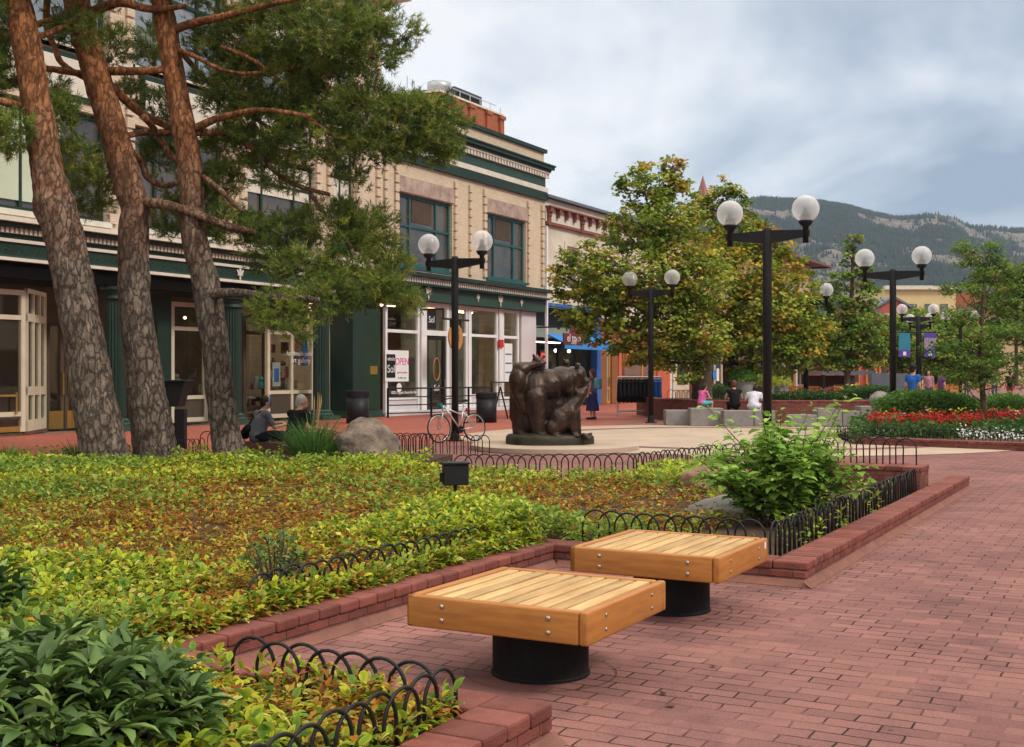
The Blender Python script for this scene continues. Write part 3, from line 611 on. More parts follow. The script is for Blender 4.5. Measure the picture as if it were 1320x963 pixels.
# ================================================================ single plants
def plant_leaves(name, parent, B, D, N, S, C, m=None, W=None, tv=BIG_V, tf=BIG_F, TT=BIG_S):
    return scatter(name,tv,tf,np.array(B),np.array(D),np.array(N),np.array(S),np.array(C),m or M['leaf'],parent,None if W is None else np.array(W),TT if len(tv)==len(TT) else None)
def peony(c, R, H, ns, label, ll=.112):
    r = thing('leafy_plant',label,'plant',(c[0],c[1],.12)); st = MB(); B=[];D=[];N=[];S=[];C=[];W=[]
    for i in range(ns):
        a = random.uniform(0,2*math.pi); q = math.sqrt(random.random()); e = Vector((c[0]+math.cos(a)*R*q, c[1]+math.sin(a)*R*q, .12+H*(1-.45*q*q)*random.uniform(.72,1.06)))
        b = Vector((c[0]+math.cos(a)*R*q*.35, c[1]+math.sin(a)*R*q*.35, .1)); mid = (b+e)/2+Vector((0,0,.08)); st.tube([b,mid,e],[.006,.005,.003],4)
        out = (e-mid).normalized()
        for k in range(random.randint(10,15)):
            t = random.uniform(.45,1.0) if k > 6 else 1.0; p = b.lerp(mid,t*2) if t<.5 else mid.lerp(e,(t-.5)*2)
            az = random.uniform(0,2*math.pi); el = random.uniform(-.35,.75) if t==1 else random.uniform(-.4,.35)
            dd = Vector((math.cos(az)*math.cos(el),math.sin(az)*math.cos(el),math.sin(el)))+out*.35; dd.normalize()
            L = ll*random.uniform(.65,1.2); B.append(p+dd*.02); D.append(dd); N.append((random.gauss(0,.3),random.gauss(0,.3),1)); S.append(L); W.append(L*random.uniform(.26,.40))
            g = random.uniform(.75,1.3); lt = random.random()
            C.append(np.array((.055,.108,.026) if lt<.45 else (.095,.165,.036) if lt<.84 else (.16,.23,.065))*g)
    st.build('stem',M['trunk'],r); plant_leaves('foliage',r,B,D,N,S,C,M['gleaf'],W); return r
peony((2.85,3.42),.60,.52,230,'big dark green leafy peony bush in the near left corner')
peony((4.46,5.74),.22,.36,26,'small dark green clump of broad leaves beyond the peony bush at the left edge',.12)
peony((6.0,4.95),.20,.42,26,'slender bluish green weed rising from the withered brown leaves',.06)
def shrub(c, R, H, ns, label):
    r = thing('shrub',label,'shrub',(c[0],c[1],.12)); st = MB(); B=[];D=[];N=[];S=[];C=[];W=[]
    for i in range(ns):
        a = random.uniform(0,2*math.pi); q = math.sqrt(random.random()); h = H*random.uniform(.55,1.0)*(1-.35*q)
        b = Vector((c[0]+math.cos(a)*R*q*.25,c[1]+math.sin(a)*R*q*.25,.1)); e = Vector((c[0]+math.cos(a)*R*q,c[1]+math.sin(a)*R*q,.12+h))
        if i < 5: e.z = .12+H*(1.02+.06*i); e.x = c[0]+random.uniform(-.8,.8)*R; e.y = c[1]+random.uniform(-.8,.8)*R; e.z -= .25*random.random()
        mid = b.lerp(e,.5)+Vector((0,0,.1)); st.tube([b,mid,e],[.008,.006,.003],4)
        K = int(9+15*h)
        for k in range(K):
            t = .22+.78*k/(K-1); p = b.lerp(mid,t*2) if t<.5 else mid.lerp(e,(t-.5)*2); az0 = k*1.57+random.uniform(-.5,.5)
            for sgn in (0,math.pi):
                az = az0+sgn; el = random.uniform(-.35,.45); dd = Vector((math.cos(az)*math.cos(el),math.sin(az)*math.cos(el),math.sin(el)))
                L = random.uniform(.075,.14)*(1.1-.35*(t>.9)); off = random.uniform(.01,.06)
                B.append(p+dd*off); D.append(dd); N.append((random.gauss(0,.35),random.gauss(0,.35),1)); S.append(L); W.append(L*random.uniform(.5,.68))
                g = random.uniform(.8,1.25); lt = random.random()+.35*(t-.5); C.append(np.array((.13,.25,.035) if lt<.30 else (.20,.35,.055) if lt<.75 else (.31,.46,.09))*g)
    st.build('stem',M['trunk'],r); plant_leaves('foliage',r,B,D,N,S,C,M['leaf'],W)
shrub((11.45,3.22),.84,1.14,80,'tall light green shrub with upright leafy stems beside the kerb')
BLADE_V = [(-.5,0,0),(.5,0,0),(.42,.55,.0),(-.42,.55,.0),(.06,1,-.22),(-.06,1,-.22)]; BLADE_F = [(0,1,2,3),(3,2,4,5)]
def tuft(c, R, H, n, label, col=(.095,.19,.042), spikes=0):
    r = thing('ornamental_grass',label,'grass clump',(c[0],c[1],.1)); az = RNG.uniform(0,2*math.pi,n); el = RNG.uniform(.55,1.5,n)
    D = np.stack([np.cos(az)*np.cos(el),np.sin(az)*np.cos(el),np.sin(el)],1); N = np.stack([-np.cos(az)*np.sin(el),-np.sin(az)*np.sin(el),np.cos(el)],1)
    q = np.sqrt(RNG.uniform(size=n))*R*.45; B = np.stack([c[0]+np.cos(az)*q,c[1]+np.sin(az)*q,np.full(n,.1)],1); S = H*RNG.uniform(.6,1.1,n)
    plant_leaves('blades',r,B,D,N,S,pick([col,tuple(x*1.5 for x in col),tuple(x*.65 for x in col)],[3,2,2],n),M['leaf'],np.full(n,.014),BLADE_V,BLADE_F)
    if spikes:
        mb = MB()
        for i in range(spikes):
            e = Vector((c[0]+random.uniform(.0,.12),c[1]-random.uniform(.0,.14),1.05+random.uniform(-.15,.12))); mb.tube([(c[0],c[1],.1),Vector((c[0],c[1],.1)).lerp(e,.6)+Vector((0,0,.08)),e,e+Vector((0,0,.12))],[.004,.004,.012,.003],5)
        mb.build('seed_head',mat('dry_straw',(.38,.25,.10),.8),r)
p = PD(404,585,20.3); tuft((p.x,p.y),.62,.80,800,'spiky green ornamental grass clump beside the boulder',spikes=6)
p = PD(10,588,19.2); tuft((p.x,p.y),.4,.42,160,'dark green grass clump at the left edge of the planter')
p = PD(98,590,20.0); tuft((p.x,p.y),.4,.42,170,'dark green grass clump behind the leftmost pine trunk')

# ================================================================ stones and small fixtures
def boulder(name, label, c, r, m, seed, sub=5, amp=.28, cat='boulder'):
    bm = bmesh.new(); bmesh.ops.create_icosphere(bm, subdivisions=sub, radius=1)
    for v in bm.verts:
        n = v.co.normalized(); d = 1+amp*mnoise.noise(n*1.3+Vector((seed,0,0)))+amp*.45*mnoise.noise(n*3.1+Vector((0,seed,0)))+amp*.12*mnoise.noise(n*9+Vector((0,0,seed)))
        cl = mnoise.cell(n*2.2+Vector((seed,seed,0))); d += .06*cl
        v.co = Vector((n.x*r[0],n.y*r[1],n.z*r[2]))*d
    mb = MB(); bm.verts.index_update(); mb.add([Vector(c)+v.co for v in bm.verts],[[v.index for v in f.verts] for f in bm.faces]); bm.free()
    return tag(mb.build(name,m,None,True),label,cat)
p = PD(474,588,20.6); boulder('boulder','large rough grey boulder with rust stains behind the hoop fence',(p.x,p.y,.30),(.60,.5,.50),M['rock'],3.3,5,.20)
boulder('boulder','flat grey boulder sunk in bare soil behind the rear bench',(12.1,3.95,.16),(.62,.42,.13),M['stonegrey'],8.1,4,.18)
boulder('boulder','low reddish boulder among withered leaves under the curved fence',(14.5,4.85,.24),(.6,.5,.22),M['redrock'],5.7,4,.2)
sp_ = thing('garden_floodlight','small black box floodlight among the bright yellow-green leaves','floodlight',GP(587,628,.3))
q = sp_.location; mb = MB(); Rr = Matrix.Rotation(-.85,3,'Z')
mb.obox(q+Vector((0,0,.14)),(.14,.085,.115),Rr); mb.build('housing',M['black'],sp_,bevel=.008)
mb = MB(); mb.obox(q+Vector((0,0,.270)),(.152,.10,.012),Rr); mb.build('lid',M['black'],sp_,bevel=.005)
mb = MB(); mb.tube([q+Vector((0,0,-.2)),q+Vector((0,0,.04))],.022,8); mb.build('stake',M['black'],sp_)
mb = MB(); mb.obox(q+Rr@Vector((-.158,0,.11)),(.02,.03,.05),Rr); mb.build('bracket',M['black'],sp_)

# ================================================================ globe lamps
def lamp():
    r = thing('street_lamp','x','street lamp',(0,0,0)); mb = MB()
    mb.lathe([(.085,0),(.085,4.27),(.07,4.31),(.03,4.33)],(0,0,0),20); mb.build('post',M['black'],r,True,True)
    mb = MB(); mb.lathe([(.19,0),(.19,.03),(.11,.035),(.10,.22),(.086,.23)],(0,0,0),20); mb.build('base_plate',M['black'],r,False,True)
    for s in (-1,1):
        mb = MB(); y = [.05*s,.80*s]
        mb.add([(-.045,y[0],4.02),(.045,y[0],4.02),(.045,y[0],4.27),(-.045,y[0],4.27),(-.035,y[1],4.12),(.035,y[1],4.12),(.035,y[1],4.24),(-.035,y[1],4.24)],
            [(0,1,2,3),(7,6,5,4),(0,4,5,1),(1,5,6,2),(2,6,7,3),(3,7,4,0)]); mb.build('arm',M['black'],r,False,True,.008)
        mb = MB(); mb.lathe([(.055,4.0),(.055,4.30),(.10,4.33),(.135,4.39),(.13,4.41)],(0,.725*s,0),20); mb.build('cup',M['black'],r,True,True)
        mb = MB(); mb.ball((0,.725*s,4.63),.25,32,20); g = mb.build('globe',M['globe'],r,True,True)
        mb = MB(); mb.lathe([(.10,4.41),(.11,4.46),(.06,4.465),(.10,4.48),(.10,4.495),(.05,4.50),(.09,4.515),(.09,4.53),(.05,4.54),(.045,4.66),(.02,4.68)],(0,.725*s,0),18); mb.build('lamp_fitting',M['frost'],g,True,True)
    return r
lp = lamp(); LP = [((586.5,28.1),'black double globe lamp rising behind the white bicycle'),((839,38.5),'black double globe lamp on the paving left of the granite seat wall'),
    ((989,22.6),'tallest looking black double globe lamp behind the light green shrub'),((1151,31.5),'black double globe lamp behind the red flower bed'),
    ((1183,57),'distant black double globe lamp carrying purple banners'),((1238,63),'distant black double globe lamp half hidden by the feathery tree'),((1039,44),'black lamp post whose globes are lost in the maple crown'),((1186,66),'farther black double globe lamp just behind the bannered lamp')]
LAMPS = []
for i,((px,d),lab) in enumerate(LP):
    o = lp if i == 0 else copy_tree(lp); q = PD(px,481.7,d); o.location = (q.x,q.y,0); o['label'] = lab; o['group'] = 'black twin globe street lamps'; LAMPS.append(o)
    if i in (4,6,7): o.rotation_euler[2] = (.5,0,.0,0,.4,0,.35,-.6)[i]

# ================================================================ bronze bears
RGT = Vector((SN,-CS,0)); FWD = Vector((CS,SN,0))
def bears():
    d0 = 25.1; c = PD(707,482,d0); c.z = 0; k = d0/1550; r = thing('bear_statue','dark bronze statue of a mother bear with climbing cubs on an oval base','statue',c)
    def L(x,y,b): return c+RGT*((x-707)*k)+FWD*b+Vector((0,0,(580.5-y)*k))
    Rm = Matrix((RGT,FWD,Vector((0,0,1)))).transposed(); mb = MB()
    def E(x,y,rx,ry,b,rb): mb.ball(L(x,y,b),(rx*k,rb,ry*k),16,10,Rm)
    def K(x0,y0,b0,x1,y1,b1,ra,rb): mb.cap(L(x0,y0,b0),L(x1,y1,b1),ra,rb,12)
    # mother
    E(690,512,21,27,.05,.40); E(706,505,22,22,.10,.38); E(724,499,20,19,.14,.34); E(738,496,12,16,.16,.26)
    E(746,491,10.5,12,.14,.20); K(747,493,.12,756,500,.08,.13,.085); K(754,503,.08,748,505,.10,.06,.07); E(744,479,3.6,4.8,-.01,.045); E(747,479,3.6,4.8,.29,.045)
    K(690,520,-.2,696,566,-.22,.24,.17); E(683,548,17,25,.12,.3); E(716,538,16,28,.2,.22); K(706,520,.05,707,566,.1,.2,.17); E(701,569,8,4,-.33,.13); K(672,522,.12,672,566,.1,.25,.19); E(676,571,11,4.5,0,.2)
    K(736,512,.26,738,566,.3,.16,.12); K(722,512,.3,722,566,.34,.16,.12)
    # cub climbing her rump
    E(668,499,12.5,19,-.10,.24); E(672,484,12,10,-.06,.2); K(674,481,-.1,698,477,-.05,.11,.06); K(676,486,.12,700,479,.15,.1,.06)
    E(693,473,7.5,6,.0,.12); E(688,466.5,2.4,3.2,-.07,.035); E(701,467.5,2.4,3.2,.06,.035); K(697,474,0,702,475,-.02,.07,.05); K(664,508,-.15,676,536,-.15,.12,.10); K(664,512,.12,664,545,.12,.12,.13)
    # cub sitting in front
    E(721,549,14,17,-.30,.23); E(713,558,11,11,-.36,.18); K(727,540,-.28,744,524,-.22,.20,.13); E(747,517,8.5,9,-.20,.13); K(749,513,-.2,755,508,-.16,.08,.055); E(741,511,2.6,3.4,-.30,.03); E(741,510,2.6,3.4,-.10,.03)
    K(735,538,-.38,739,566,-.36,.10,.075); K(741,532,-.1,744,566,-.1,.11,.09); E(717,569,9,4,-.45,.12); E(741,569,6,4,-.4,.09)
    for i in range(3): E(698+i*4,570.5,2,2,-.45,.05)
    # cub peering over her shoulder
    E(731,476,5,5,.40,.09); E(728,471.5,1.8,2.4,.34,.03); E(734,471.5,1.8,2.4,.46,.03)
    body = remeshed('body',mb,.020,M['bronze'],r,smooth=12,disp=.006,dscale=14)
    mb = MB(); n = 48; bs = []
    for i in range(n):
        a = 2*math.pi*i/n; w = 1+.05*math.sin(3*a+1)+.03*math.sin(5*a); bs.append((math.cos(a)*.91*w, math.sin(a)*.62*w))
    prof = [(1,0),(1.0,.10),(.985,.17),(.93,.205),(.6,.23),(.0001,.235)]
    vs = []
    for f,z in prof: vs += [c+RGT*(x*f)+FWD*(y*f)+Vector((0,0,z+.02*mnoise.noise(Vector((x*3*f,y*3*f,z))))) for x,y in bs]
    fs = [(j*n+i,j*n+(i+1)%n,(j+1)*n+(i+1)%n,(j+1)*n+i) for j in range(len(prof)-1) for i in range(n)]
    mb.add(vs,fs); mb.build('base',M['bronzeb'],r,True)
    mb = MB(); mb.cap(L(748,570,-.35),L(761,566,-.3),.05,.03); mb.cap(L(751,567,-.4),L(757,572,-.45),.045,.06); remeshed('fish',mb,.018,M['bronze'],r,smooth=3)
    sl = MB(); sl.lathe([(1.75,0),(1.75,.09),(1.73,.10),(0.0001,.10)],(c.x+.1,c.y-.1,.009),64); tag(sl.build('concrete_plinth',M['concrete']),'low round pale concrete plinth under the bear statue','plinth')
    for o in [r]: o.location.z = .105
    return r
bears()

# ================================================================ bicycle
def bicycle(c, rz):
    r = thing('bicycle','silver white bicycle with black tyres leaning against the lamp post','bicycle',(0,0,0)); R = .335
    for x in (-.52,.52):
        mb = MB(); ring = lambda rr,w: [(x+rr*math.cos(a),0,R+rr*math.sin(a)) for a in np.linspace(0,2*math.pi,33)]
        wh = thing('wheel',None,None); wh.parent = r
        mb.tube(ring(R-.018,0),.018,6,cap=False); mb.build('tyre',M['rubber'],wh,True,True)
        mb = MB(); mb.tube(ring(R-.042,0),.010,6,cap=False); mb.build('rim',M['silver'],wh,True,True)
        mb = MB()
        for k in range(14):
            a = 2*math.pi*k/14; mb.tube([(x,0.02*(-1)**k,R),(x+(R-.045)*math.cos(a),0,R+(R-.045)*math.sin(a))],.0022,3)
        mb.tube([(x,-.05,R),(x,.05,R)],.02,8); mb.build('spokes',M['steel'],wh,True,True)
    # frame: front wheel at -x
    bb, st, hd, hb, ra, fa = (.10,0,.29),(.22,0,.80),(-.36,0,.86),(-.39,0,.72),(.52,0,R),(-.52,0,R); T = Vector
    mb = MB()
    for a,b,w in ((bb,st,.017),(hd,bb,.02),(hb,bb,.02) if False else ((-.33,0,.80),(.20,0,.62),.016),(hd,hb,.02)): mb.tube([a,b],w,8)
    for s in (-.06,.06):
        mb.tube([(bb[0],s*.4,bb[2]),(ra[0],s,ra[2])],.010,6); mb.tube([(st[0]-.02,s*.3,.72),(ra[0],s,ra[2])],.009,6)
    mb.build('frame',M['silver'],r,True,True)
    mb = MB()
    for s in (-.05,.05): mb.tube([hb,(-.43,s,.66),(-.52,s,R)],[.018,.015,.011],6)
    mb.build('fork',M['silver'],r,True,True)
    mb = MB(); mb.tube([hd,(-.34,0,.98)],.013,6); mb.tube([(-.30,-.29,1.0),(-.34,-.2,1.0),(-.37,0,.98),(-.34,.2,1.0),(-.30,.29,1.0)],.012,6); mb.build('handlebar',M['black'],r,True,True)
    mb = MB(); mb.tube([st,(.245,0,.93)],.013,6); mb.build('seat_post',M['silver'],r,True,True)
    mb = MB(); mb.ball((.26,0,.955),(.13,.075,.035),14,8); mb.ball((.16,0,.955),(.09,.03,.025),10,6); mb.build('saddle',M['rubber'],r,True,True)
    mb = MB(); mb.tube([(bb[0],-.02,bb[2]),(bb[0],.06,bb[2])],.085,18); mb.tube([(bb[0],.07,bb[2]),(.02,.07,.14)],.011,5); mb.tube([(bb[0],-.07,bb[2]),(.18,-.07,.44)],.011,5); mb.box((-.03,.07,.125),(.07,.16,.15)); mb.box((.13,-.16,.43),(.23,-.07,.455)); mb.build('crankset',M['blackm'],r,False,True)
    mb = MB(); mb.rbox((-.50,-.07,.80),(-.42,.07,.90),.02); mb.build('handlebar_bag',mat('teal_nylon',(.01,.16,.15),.7),r,False,True)
    mb = MB(); mb.rbox((.30,-.03,.72),(.34,.03,.78),.01); mb.build('rear_reflector',M['redp'],r,False,True)
    r.location = c; r.rotation_euler = (math.radians(-5),0,rz); return r
p = PD(590,482,27.6); bicycle((p.x,p.y,0), math.atan2(-CS,SN)+.72)
# ================================================================ people
cloths = dict(gray=cloth('grey_tshirt',(.16,.165,.185)),blk=cloth('black_cloth',(.014,.014,.016)),navy=cloth('navy_skirt',(.035,.03,.10)),slate=cloth('slate_dress',(.12,.13,.19)),
  pink=cloth('pink_top',(.62,.13,.33)),cyan=cloth('cyan_shorts',(.08,.42,.50)),white=cloth('white_shirt',(.62,.62,.68)),blue=cloth('blue_tshirt',(.03,.13,.42)),pack=cloth('pale_blue_pack',(.16,.36,.48)),
  khaki=cloth('khaki',(.30,.22,.13)),red=cloth('red_shorts',(.40,.06,.05)),purple=cloth('purple_top',(.16,.06,.22)),rose=cloth('rose_top',(.45,.22,.30)),denim=cloth('denim',(.06,.09,.16)))
HAIR = dict(dark=mat('dark_hair',(.018,.012,.009),.5,None,40),grey=mat('silver_hair',(.52,.48,.42),.6,(.36,.32,.27),40),auburn=mat('auburn_hair',(.12,.04,.02),.5,None,40))
def pose(kind):
    if kind == 'stand':
        J = dict(pelvis=(0,0,.94),chest=(0,.0,1.26),neck=(0,.0,1.46),head=(0,.03,1.60)); S = dict(sh=(.175,0,1.40),el=(.225,-.03,1.11),wr=(.235,.05,.87),hip=(.088,0,.92),kn=(.10,.02,.50),an=(.10,-.02,.085),toe=(.115,.13,.035))
    else:
        J = dict(pelvis=(0,0,.11),chest=(0,.09,.40),neck=(0,.14,.585),head=(0,.19,.715)); S = dict(sh=(.175,.11,.525),el=(.25,.22,.28),wr=(.10,.42,.27),hip=(.09,.03,.10),kn=(.13,.45,.13),an=(.11,.42,-.30),toe=(.12,.56,-.34))
    for k,v in S.items(): J[k+'R'] = v; J[k+'L'] = (-v[0],v[1],v[2])
    return {k:Vector(v) for k,v in J.items()}
def human(label, loc, face, kind, top, legs, hair, sc=1.0, tweak=None, sleeve=.6, leg=1.0, skirt=None, vox=.02, hairlen=0, headturn=0, group=None, hat=None, straps=False):
    a = math.atan2(face.y,face.x)-math.pi/2
    r = thing('person',label,'person',loc,a,group); J = pose(kind)
    for k,v in (tweak or {}).items(): J[k] = Vector(v)
    r.scale = (sc,sc,sc); mb = MB(); V = Vector
    P,Cq,Nk,H = J['pelvis'],J['chest'],J['neck'],J['head']; Hm = Matrix.Rotation(headturn,3,'Z')
    def torso(m, g):
        m.ball(P,(.155+g,.115+g,.13+g),14,10); m.cap(P,Cq,.135+g,.145+g); m.ball(Cq+V((0,0,.02)),(.165+g,.115+g,.15+g),14,10)
        for s in 'LR': m.cap(Cq+V((0,0,.10)),J['sh'+s]-V((0,0,.015)),.08+g,.062+g)
    torso(mb,0); mb.cap(Cq+V((0,.0,.12)),Nk,.075,.055); mb.cap(Nk,H-V((0,.01,.05)),.054,.05)
    mb.ball(H+V((0,0,.02)),(.075,.092,.105),16,12,Hm); mb.ball(H+Hm@V((0,.03,-.055)),(.055,.06,.06),12,8)
    mb.cap(H+Hm@V((0,.085,.012)),H+Hm@V((0,.108,-.022)),.010,.014,8); mb.ball(H+Hm@V((0,.085,-.06)),(.026,.018,.010),8,6)
    for s in (-1,1): mb.ball(H+Hm@V((.077*s,-.005,-.005)),(.012,.02,.032),8,6); mb.ball(H+Hm@V((.03*s,.075,.03)),(.024,.02,.008),8,6)
    for s,sg in (('L',-1),('R',1)):
        sh,el,wr,hp,kn,an,to = (J[k+s] for k in ('sh','el','wr','hip','kn','an','toe'))
        mb.cap(sh,el,.050,.038); mb.cap(el,wr,.038,.026); f = (wr-el).normalized(); side = f.cross(V((0,0,1))); side = side.normalized() if side.length > .1 else V((0,1,0))
        if abs(f.z) > .7: side = V((0,1,0))
        up = side.cross(f); hc = wr+f*.055; mb.cap(wr,wr+f*.08,.026,.030); mb.cap(wr+f*.035+side*.012,wr+f*.085-side*.012,.028,.028)
        for i,(o,l) in enumerate(((-.030,.062),(-.010,.075),(.010,.070),(.029,.055))):
            b0 = wr+f*.09+side*o; m1 = b0+f*l*.55-up*.012; mb.cap(b0,m1,.0095,.0088,8); mb.cap(m1,m1+f*l*.45-up*.026,.0088,.0075,8)
        t0 = wr+f*.03-side*.026; t1 = t0+f*.035-side*.024-up*.006; mb.cap(t0,t1,.011,.010,8); mb.cap(t1,t1+f*.028-side*.004-up*.008,.010,.008,8)
        mb.cap(hp,kn,.088,.056); mb.cap(kn,an,.055,.036); mb.cap(an,to,.040,.030)
    remeshed('body',mb,vox,M['skin'],r,True,smooth=3)
    m = MB(); torso(m,.014)
    for s in 'LR':
        if sleeve > 0: m.cap(J['sh'+s],J['sh'+s].lerp(J['el'+s],sleeve),.064,.056)
    sh = remeshed('shirt' if not skirt else 'top',m,vox*1.1,cloths[top],r,True,smooth=5,disp=.006,dscale=11)
    if skirt:
        m = MB(); n = 28; prof = skirt; vs = []
        for z,q in prof:
            for i in range(n):
                an = 2*math.pi*i/n; k = q*(1+.07*math.sin(an*7)*(1 if z < .8 else .2)); vs.append((k*math.cos(an),k*.85*math.sin(an),z))
        m.add(vs,[(j*n+i,j*n+(i+1)%n,(j+1)*n+(i+1)%n,(j+1)*n+i) for j in range(len(prof)-1) for i in range(n)]); m.build('skirt',cloths[legs],r,True,True)
    else:
        m = MB(); m.ball(P,(.17,.132,.125),14,10)
        for s in 'LR':
            m.cap(J['hip'+s],J['kn'+s] if leg >= 1 else J['hip'+s].lerp(J['kn'+s],leg),.104,.074)
            if leg >= 1: m.cap(J['kn'+s],J['an'+s],.072,.055)
        remeshed('trousers' if leg >= 1 else 'shorts',m,vox*1.1,cloths[legs],r,True,smooth=4,disp=.005,dscale=12)
    for s in 'LR':
        m = MB(); m.cap(J['an'+s]-V((0,.03,.03)),J['toe'+s]+V((0,.02,0)),.045,.04,10); m.build('shoe',M['rubber'],r,True,True)
    m = MB(); m.ball(H+Hm@V((0,-.022,.040)),(.088,.092,.105),16,12,Hm); m.ball(H+Hm@V((0,-.06,-.02)),(.072,.05,.075),12,8)
    if hairlen: m.cap(H+Hm@V((0,-.07,.0)),H+Hm@V((0,-.09,-hairlen)),.075,.045)
    remeshed('hair',m,.016,HAIR[hair],r,True,smooth=3,disp=.008,dscale=30)
    for s in (-1,1):
        m = MB(); m.ball(H+Hm@V((.030*s,.083,.018)),(.012,.008,.007),8,6); m.build('eye',M['ink'],r,True,True)
    if hat:
        m = MB(); m.ball(H+Hm@V((0,-.01,.07)),(.098,.105,.085),16,10,Hm); m.ball(H+Hm@V((0,.11,.055)),(.075,.08,.012),12,6,Hm); m.build('cap',hat,r,True,True)
    return r
def face(rt,fw): return (RGT*rt+FWD*fw).normalized()
seat = MB(); pa, pb = PD(302,482,22.3), PD(412,482,21.9); pa.z = pb.z = .16; seat.beam(pa,pb,.45,.32)
tag(seat.build('seat_ledge',M['rbrick']),'low brick seat ledge under the couple by the pine trunks','ledge')
p = PD(331,482,22.1); p.z = .32
o = human('woman in grey t-shirt and blue headband sitting by the pines',p,face(.75,.66),'sit','gray','blk','dark',1.0,dict(elR=(.25,.22,.27),wrR=(.13,.46,.30),elL=(-.24,.22,.27),wrL=(-.02,.44,.33)),.75,vox=.0105,headturn=-.35)
H = pose('sit')['head']
m = MB(); n = 24; Hm = Matrix.Rotation(-.35,3,'Z'); vs = []
for y,q in ((-.018,1.0),(.018,1.0)):
    for i in range(n):
        a = 2*math.pi*i/n; vs.append(H+Vector((.098*math.cos(a),y+.03-.05*math.sin(a)*0+.02,.03+.118*math.sin(a)+.0))+Vector((0,.0,.0)))
m.add(vs,[(i,(i+1)%n,n+(i+1)%n,n+i) for i in range(n)]); m.build('headband',cloth('blue_headband',(.07,.13,.32)),o,True,True)
m = MB(); m.cap((-.10,-.12,.24),(-.26,-.10,.14),.09,.10); remeshed('shoulder_bag',m,.015,cloths['blk'],o,True)
m = MB(); m.tube([(-.2,-.12,.2),(-.05,-.07,.42),(.07,.04,.56),(.10,.14,.54)],.016,6); m.build('bag_strap',cloths['blk'],o,True,True)
p = PD(378,482,21.5); p.z = .31
human('silver haired man in black t-shirt sitting with his back to the planter',p,face(.62,.78),'sit','blk','blk','grey',1.06,dict(head=(0,.20,.705),elR=(.30,.26,.27),wrR=(.36,.50,.24),elL=(-.22,.28,.26),wrL=(.0,.48,.25)),.7,vox=.0105,headturn=-.7)
p = GP(764,541); o = human('woman in long purple skirt with pale blue backpack walking past the shops',(p.x,p.y,0),face(-.8,.55),'stand','slate','navy','auburn',1.0,None,0,vox=.018,hairlen=.14,skirt=[(.30,.25),(.45,.235),(.62,.20),(.80,.175),(.95,.165),(1.02,.14)])
m = MB(); m.rbox((-.16,-.31,1.05),(.16,-.12,1.44),.06,3); m.build('backpack',cloths['pack'],o,True,True)
GRP = 'people sitting on the granite blocks'
p = PD(904,482,36.6); p.z = .60; human('girl in pink top and turquoise shorts sitting on granite',p,face(.8,.6),'sit','pink','cyan','dark',.80,None,.15,leg=.75,hairlen=.14)
p = PD(947,482,36.9); p.z = .52; human('woman with black halter top and auburn hair bun sitting on granite',p,face(.05,1),'sit','blk','blk','auburn',1.0,None,0,hairlen=.0)
p = PD(971,482,36.2); p.z = .50; human('person in white shirt bending forward on the granite seat wall',p,face(.3,.95),'sit','white','white','dark',1.0,dict(chest=(0,.16,.36),neck=(.02,.28,.50),head=(.03,.38,.58),shR=(.18,.22,.46),shL=(-.17,.22,.46)),.7)
for px,d,top,leg,hr,fc,lab,hat in ((1177,37.5,'blue','khaki','dark',(.7,.7),'man in blue t-shirt and black cap standing beyond the flower bed',True),(1197,58,'rose','denim','dark',(-.4,-.9),'distant person in rose top and denim below the banners',False),
    (1214,50,'purple','blk','dark',(.9,.3),'distant person in purple top and black trousers left of the feathery tree',False),(1302,62,'blk','red','dark',(.3,.9),'distant person in black top and red shorts at the right edge',False),(1282,75,'white','denim','auburn',(-.5,-.7),'distant person in white shirt right of the feathery tree',False),
    (1246,80,'gray','denim','dark',(.2,-.9),'distant grey clad person seen between tree leaves',False),(1129,68,'gray','blk','dark',(.2,-.9),'distant person in grey by the dark pavilion',False)):
    q = PD(px,482,d); human(lab,(q.x,q.y,0),face(*fc),'stand',top,leg,hr,1.07 if px == 1177 else 1.0,None,.55,leg=.55 if leg == 'red' else 1.0,vox=.03,hat=M['blackm'] if hat else None)

# ================================================================ facade helpers
def wall_open(mb, u0, u1, z0, z1, ops, v, th=.35):
    us = sorted({u0,u1,*[o[0] for o in ops],*[o[1] for o in ops]}); zs = sorted({z0,z1,*[o[2] for o in ops],*[o[3] for o in ops]})
    for a,b in zip(us[:-1],us[1:]):
        run = None
        for c,d in zip(zs[:-1],zs[1:]):
            solid = not any(o[0]-1e-6 <= a and b <= o[1]+1e-6 and o[2]-1e-6 <= c and d <= o[3]+1e-6 for o in ops)
            if solid: run = (run[0],d) if run else (c,d)
            elif run: mb.box((a,v,run[0]),(b,v+th,run[1])); run = None
        if run: mb.box((a,v,run[0]),(b,v+th,run[1]))
def window(u0,u1,z0,z1,v,parent,fm,pm,mull=(),trans=(),t=.07,dep=.10,name='window',bars=True):
    mb = MB(); mb.box((u0,v,z0),(u0+t,v+dep,z1)); mb.box((u1-t,v,z0),(u1,v+dep,z1)); mb.box((u0+t,v,z0),(u1-t,v+dep,z0+t)); mb.box((u0+t,v,z1-t),(u1-t,v+dep,z1))
    for m_ in mull: mb.box((m_-t*.42,v+.004,z0+t),(m_+t*.42,v+dep-.004,z1-t))
    for z in trans: mb.box((u0+t,v+.008,z-t*.45),(u1-t,v+dep-.008,z+t*.45))
    f = mb.build(name,fm,parent); p = MB(); p.box((u0+t*.6,v+dep*.55,z0+t*.6),(u1-t*.6,v+dep*.55+.012,z1-t*.6)); p.build('pane',pm,f); return f
def part(name, m, parent, *boxes, bevel=0):
    mb = MB()
    for a,b in boxes: mb.box(a,b)
    return mb.build(name,m,parent,bevel=bevel)
